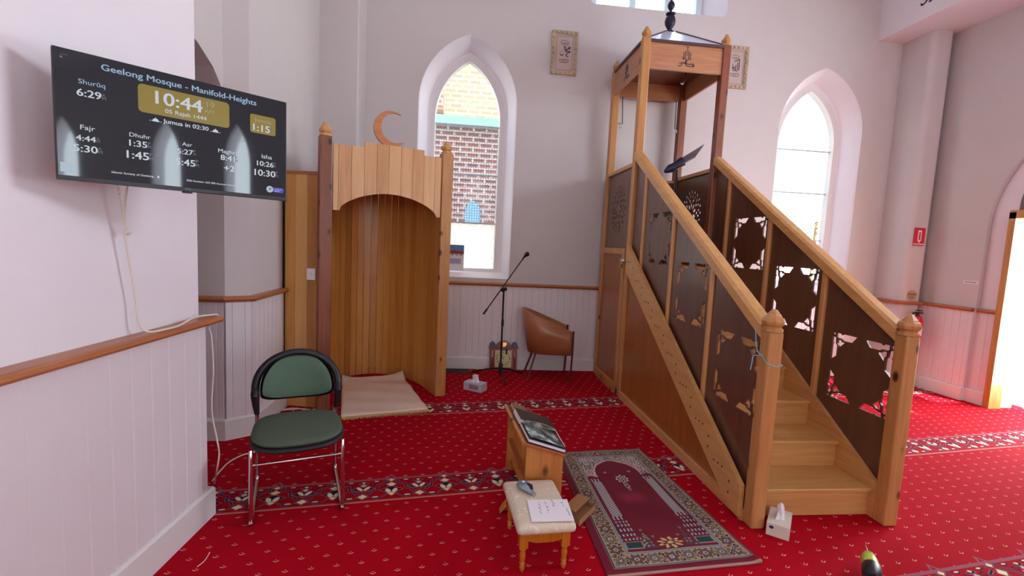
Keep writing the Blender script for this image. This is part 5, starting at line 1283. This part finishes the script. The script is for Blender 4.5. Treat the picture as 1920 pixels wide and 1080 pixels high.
    me = bpy.data.meshes.new('rug_pile'); me.from_pydata(vs.tolist(), [], f.tolist()+[tuple(int(v) for v in q_) for q_ in sk])
    ca_ = me.color_attributes.new('weave', 'FLOAT_COLOR', 'POINT')
    full = np.ones((len(vs), 4), dtype=np.float32); full[:n0, :3] = C_.reshape(-1, 3); full[n0:, :3] = mard
    ca_.data.foreach_set('color', full.ravel())
    m, nt, b = newmat('rug_weave'); at_ = nt.nodes.new('ShaderNodeAttribute'); at_.attribute_name = 'weave'; nt.links.new(at_.outputs['Color'], b.inputs['Base Color'])
    b.inputs['Roughness'].default_value = .92; b.inputs['Specular IOR Level'].default_value = .1; b.inputs['Sheen Weight'].default_value = .1
    nz = nt.nodes.new('ShaderNodeTexNoise'); nz.inputs['Scale'].default_value = 500; tcx = nt.nodes.new('ShaderNodeTexCoord'); nt.links.new(tcx.outputs['Object'], nz.inputs[0])
    bp = nt.nodes.new('ShaderNodeBump'); bp.inputs['Strength'].default_value = .25; bp.inputs['Distance'].default_value = .003; nt.links.new(nz.outputs['Fac'], bp.inputs['Height']); nt.links.new(bp.outputs[0], b.inputs['Normal'])
    me.materials.append(m)
    for p in me.polygons: p.use_smooth = True
    return tag(link('prayer_rug', me), 'dark maroon patterned prayer rug with arch motif lying between book stand and pulpit', 'rug')
rug()

# ================================================================== DRILL, THREAD
dl = thing('power_drill', 'lime green and black power drill lying on the carpet right of the pulpit foot', 'drill', (1.93, 1.80, 0), wc=True)
tip = atZ(1623, 1022, .06); b0 = atZ(1628, 1040, .07); b1_ = atZ(1634, 1072, .075)
dv = (b1_-b0); dvn = dv.normalized()
MB().tube([tip, b0], [.0025, .0035], 8).build('drill_bit', 'chrome', dl, smooth=True)
MB().tube([b0-dvn*.012, b0, b0+dvn*.02], [.012, .02, .026], 14).build('chuck', flat('grey_metal', (120, 126, 128), .3, metal=.6), dl, smooth=True)
MB().tube([b0+dvn*.005, b0+dvn*.02, b0+dvn*.06, b0+dvn*.125], [.016, .027, .034, .036], 18).build('body', flat('lime', (186, 206, 84), .25), dl, smooth=True)
MB().tube([b0+dvn*.112+Vector((.003, 0, .002)), b0+dvn*.125+Vector((.003, 0, .001)), b0+dvn*.19, b0+dvn*.21], [.034, .038, .037, .022], 18).build('motor_end', 'black_plastic', dl, smooth=True)
gp = b0+dvn*.17
MB().tube([gp, gp+Vector((-.05, -.03, -.02)), gp+Vector((-.11, -.06, -.035))], [.024, .022, .030], 14).build('grip', 'black_plastic', dl, smooth=True)
tag(MB().tube(smoothp([(-1.085, 2.02, .003), (-1.075, 2.06, .003), (-1.082, 2.115, .003)]), .0016, 5).build('loose_thread', 'white_paper'), 'short white thread lying on the carpet near the left wall', 'thread')

# ================================================================== OUTSIDE
def brickmat(name, c1, c2, mort, sc_=1.0):
    m, nt, b = newmat(name); tc = nt.nodes.new('ShaderNodeTexCoord'); mp = nt.nodes.new('ShaderNodeMapping'); mp.inputs['Rotation'].default_value = (R(90), 0, 0)
    nt.links.new(tc.outputs['Object'], mp.inputs[0]); br = nt.nodes.new('ShaderNodeTexBrick'); nt.links.new(mp.outputs[0], br.inputs[0])
    br.inputs['Color1'].default_value = lin(c1); br.inputs['Color2'].default_value = lin(c2); br.inputs['Mortar'].default_value = lin(mort)
    br.inputs['Scale'].default_value = sc_; br.inputs['Mortar Size'].default_value = .02; br.inputs['Brick Width'].default_value = .24; br.inputs['Row Height'].default_value = .095
    nt.links.new(br.outputs['Color'], b.inputs['Base Color']); b.inputs['Roughness'].default_value = .9
brickmat('brick', (156, 98, 86), (128, 84, 78), (196, 190, 186))
brickmat('pale_brick', (112, 92, 74), (98, 80, 66), (124, 112, 98))
brickmat('quoin_brick', (104, 52, 44), (88, 46, 42), (120, 104, 92))
st(MB().box(-12, 20, 5.8, 22, -.2, -.12).build('ground', flat('concrete', (190, 184, 172), .9, scale=3)))
st(MB().box(5.9, 20, -12, 5.8, -.2, -.06).build('ground_side', 'concrete'))
bld = thing('brick_building', 'brick building with pale quoins and blue lancet window seen through the left window', 'building', (.2, 9.2, 0), wc=True)
yb_ = 9.2
g1 = atY(880, 240, yb_).z
v, f = curvemesh([[(-2.6, 0), (2.4, 0), (2.4, g1), (-2.6, g1)]], .2); MB().add([(p[0], yb_+p[2], p[1]) for p in v], f).build('brick_wall', 'brick', bld)
MB().box(-2.6, 2.4, yb_-.28, yb_-.10, g1-.02, g1+.14).build('gutter', flat('gutter_green', (150, 184, 172), .6), bld)
MB().box(-.62, 2.4, yb_+.5, yb_+.8, g1, g1+4).build('upper_wall', 'pale_brick', bld)
MB().box(-1.05, -.47, yb_-.05, yb_+.4, g1+.3, g1+4).build('chimney', 'quoin_brick', bld)
wcx = atY(886, 400, yb_-.1); wd = lancet(wcx.x, wcx.z-.18, wcx.z+.02, wcx.z+.24, .14)
MB().ext([(p[0], yb_-.16, p[1]) for p in wd], (0, .05, 0)).build('lancet_pane', flat('sky_pane', (120, 176, 216), .3), bld)
MB().box(-2.6, 2.4, yb_-.9, yb_-.5, 0, .55).build('low_wall', 'pale_brick', bld)
pf = thing('carport_frame', 'pale green post frame seen outside the right window', 'post frame', (7.6, 9.4, -.12), wc=True)
a = atY(1462, 392, 9.4); b_ = atY(1512, 396, 9.4)
MB().box(a.x-1.0, b_.x+.02, 9.35, 9.45, a.z-.10, a.z).build('beam', 'gutter_green', pf)
MB().box(b_.x-.09, b_.x, 9.36, 9.44, -.12, a.z-.1).build('post', 'gutter_green', pf)
MB().box(a.x-1.0, b_.x-.15, 11.0, 11.2, -.12, a.z-.3).build('wall', 'pale_brick', pf)
bu = thing('shrub', 'pale leafy shrub outside the right window beside the post frame', 'shrub', (8.3, 10.4, -.12), wc=True)
mb = MB(); cc = atY(1532, 412, 10.4)
for k in range(700):
    p = cc+Vector((random.gauss(0, .28), random.gauss(0, .3), random.gauss(-.05, .28))); s = random.uniform(.03, .06); ax_ = Vector((random.uniform(-1, 1), random.uniform(-1, 1), random.uniform(-1, 1))).normalized(); t_ = ax_.orthogonal().normalized()
    mb.add([p-ax_*s, p+t_*s*.4, p+ax_*s, p-t_*s*.4], [(0, 1, 2, 3)])
mb.build('foliage', flat('leaf', (150, 180, 130), .7), bu)
MB().tube([(cc.x, 10.4, -.12), (cc.x, 10.4, cc.z)], .04, 8).build('stem', flat('bark', (120, 96, 74), .9), bu)

st(MB().box(XR+.30, XR+3.2, YB-.4, .95, 3.55, 3.65).build('sun_block_side', 'concrete'))  # unseen slab added to keep the sun out of the side lancets
st(MB().box(-3.4, XR+3.2, YB-4.5, YB-.2, 4.3, 4.4).build('sun_block_rear', 'concrete'))  # unseen slab added to stop sunlight entering the rear windows
# ================================================================== LIGHT
w = bpy.data.worlds.new('sky'); sc.world = w; w.use_nodes = True; nt = w.node_tree
bg = nt.nodes['Background']; tc = nt.nodes.new('ShaderNodeTexCoord'); sp = nt.nodes.new('ShaderNodeSeparateXYZ'); nt.links.new(tc.outputs['Generated'], sp.inputs[0])
mx_ = nt.nodes.new('ShaderNodeMix'); mx_.data_type = 'RGBA'; mx_.inputs[6].default_value = (1, .98, .94, 1); mx_.inputs[7].default_value = (.62, .78, 1, 1)
k = (V(nt, sp.outputs[2])*1.6).mx(0).mn(1); nt.links.new(k.s, mx_.inputs[0]); nt.links.new(mx_.outputs[2], bg.inputs[0]); bg.inputs[1].default_value = 7.0
def sun(dir_, s, colr, ang=.6):
    l = bpy.data.lights.new('sun', 'SUN'); l.energy = s; l.color = colr; l.angle = R(ang); o = bpy.data.objects.new('sun', l); col.objects.link(o)
    o.rotation_euler = Vector(dir_).to_track_quat('-Z', 'Y').to_euler()
sun((-1, 2.15, -2.8), 52, (1, .93, .82))
def area(loc, dir_, sx, sy_, e, colr, name='daylight'):
    l = bpy.data.lights.new(name, 'AREA'); l.shape = 'RECTANGLE'; l.size = sx; l.size_y = sy_; l.energy = e; l.color = colr
    o = bpy.data.objects.new(name, l); col.objects.link(o); o.location = loc; o.rotation_euler = Vector(dir_).to_track_quat('-Z', 'Y').to_euler()
for x in (-1.6, .4, 2.4, 4.2): area((x, YB-.35, 2.5), (0, 1, 0), 1.1, 3.0, 27, (.84, .93, 1))
for y, h in yw: area((XR+.34, y, 2.2), (-1, 0, 0), .78, 2.4, 85, (.72, .88, 1))
area((XR+.55, 3.5, 1.15), (-1, 0, 0), 1.3, 1.9, 190, (.84, .90, 1))
area((XR+.5, 2.1, 3.3), (-1, -.1, -.35), 1.9, .95, 210, (.82, .88, 1))
for x, z in ((W1, 2.3), (W2, 2.3)): pass
sc.view_settings.view_transform = 'Standard'; sc.view_settings.look = 'None'; sc.view_settings.exposure = -.55; sc.view_settings.gamma = 1; sc.view_settings.use_curve_mapping = False
cy_ = sc.cycles; cy_.max_bounces = 10; cy_.diffuse_bounces = 6; cy_.transparent_max_bounces = 12; cy_.caustics_reflective = False; cy_.caustics_refractive = False; cy_.sample_clamp_indirect = 8
for o in ROOTS:
    if '_wc' in o: del o['_wc']
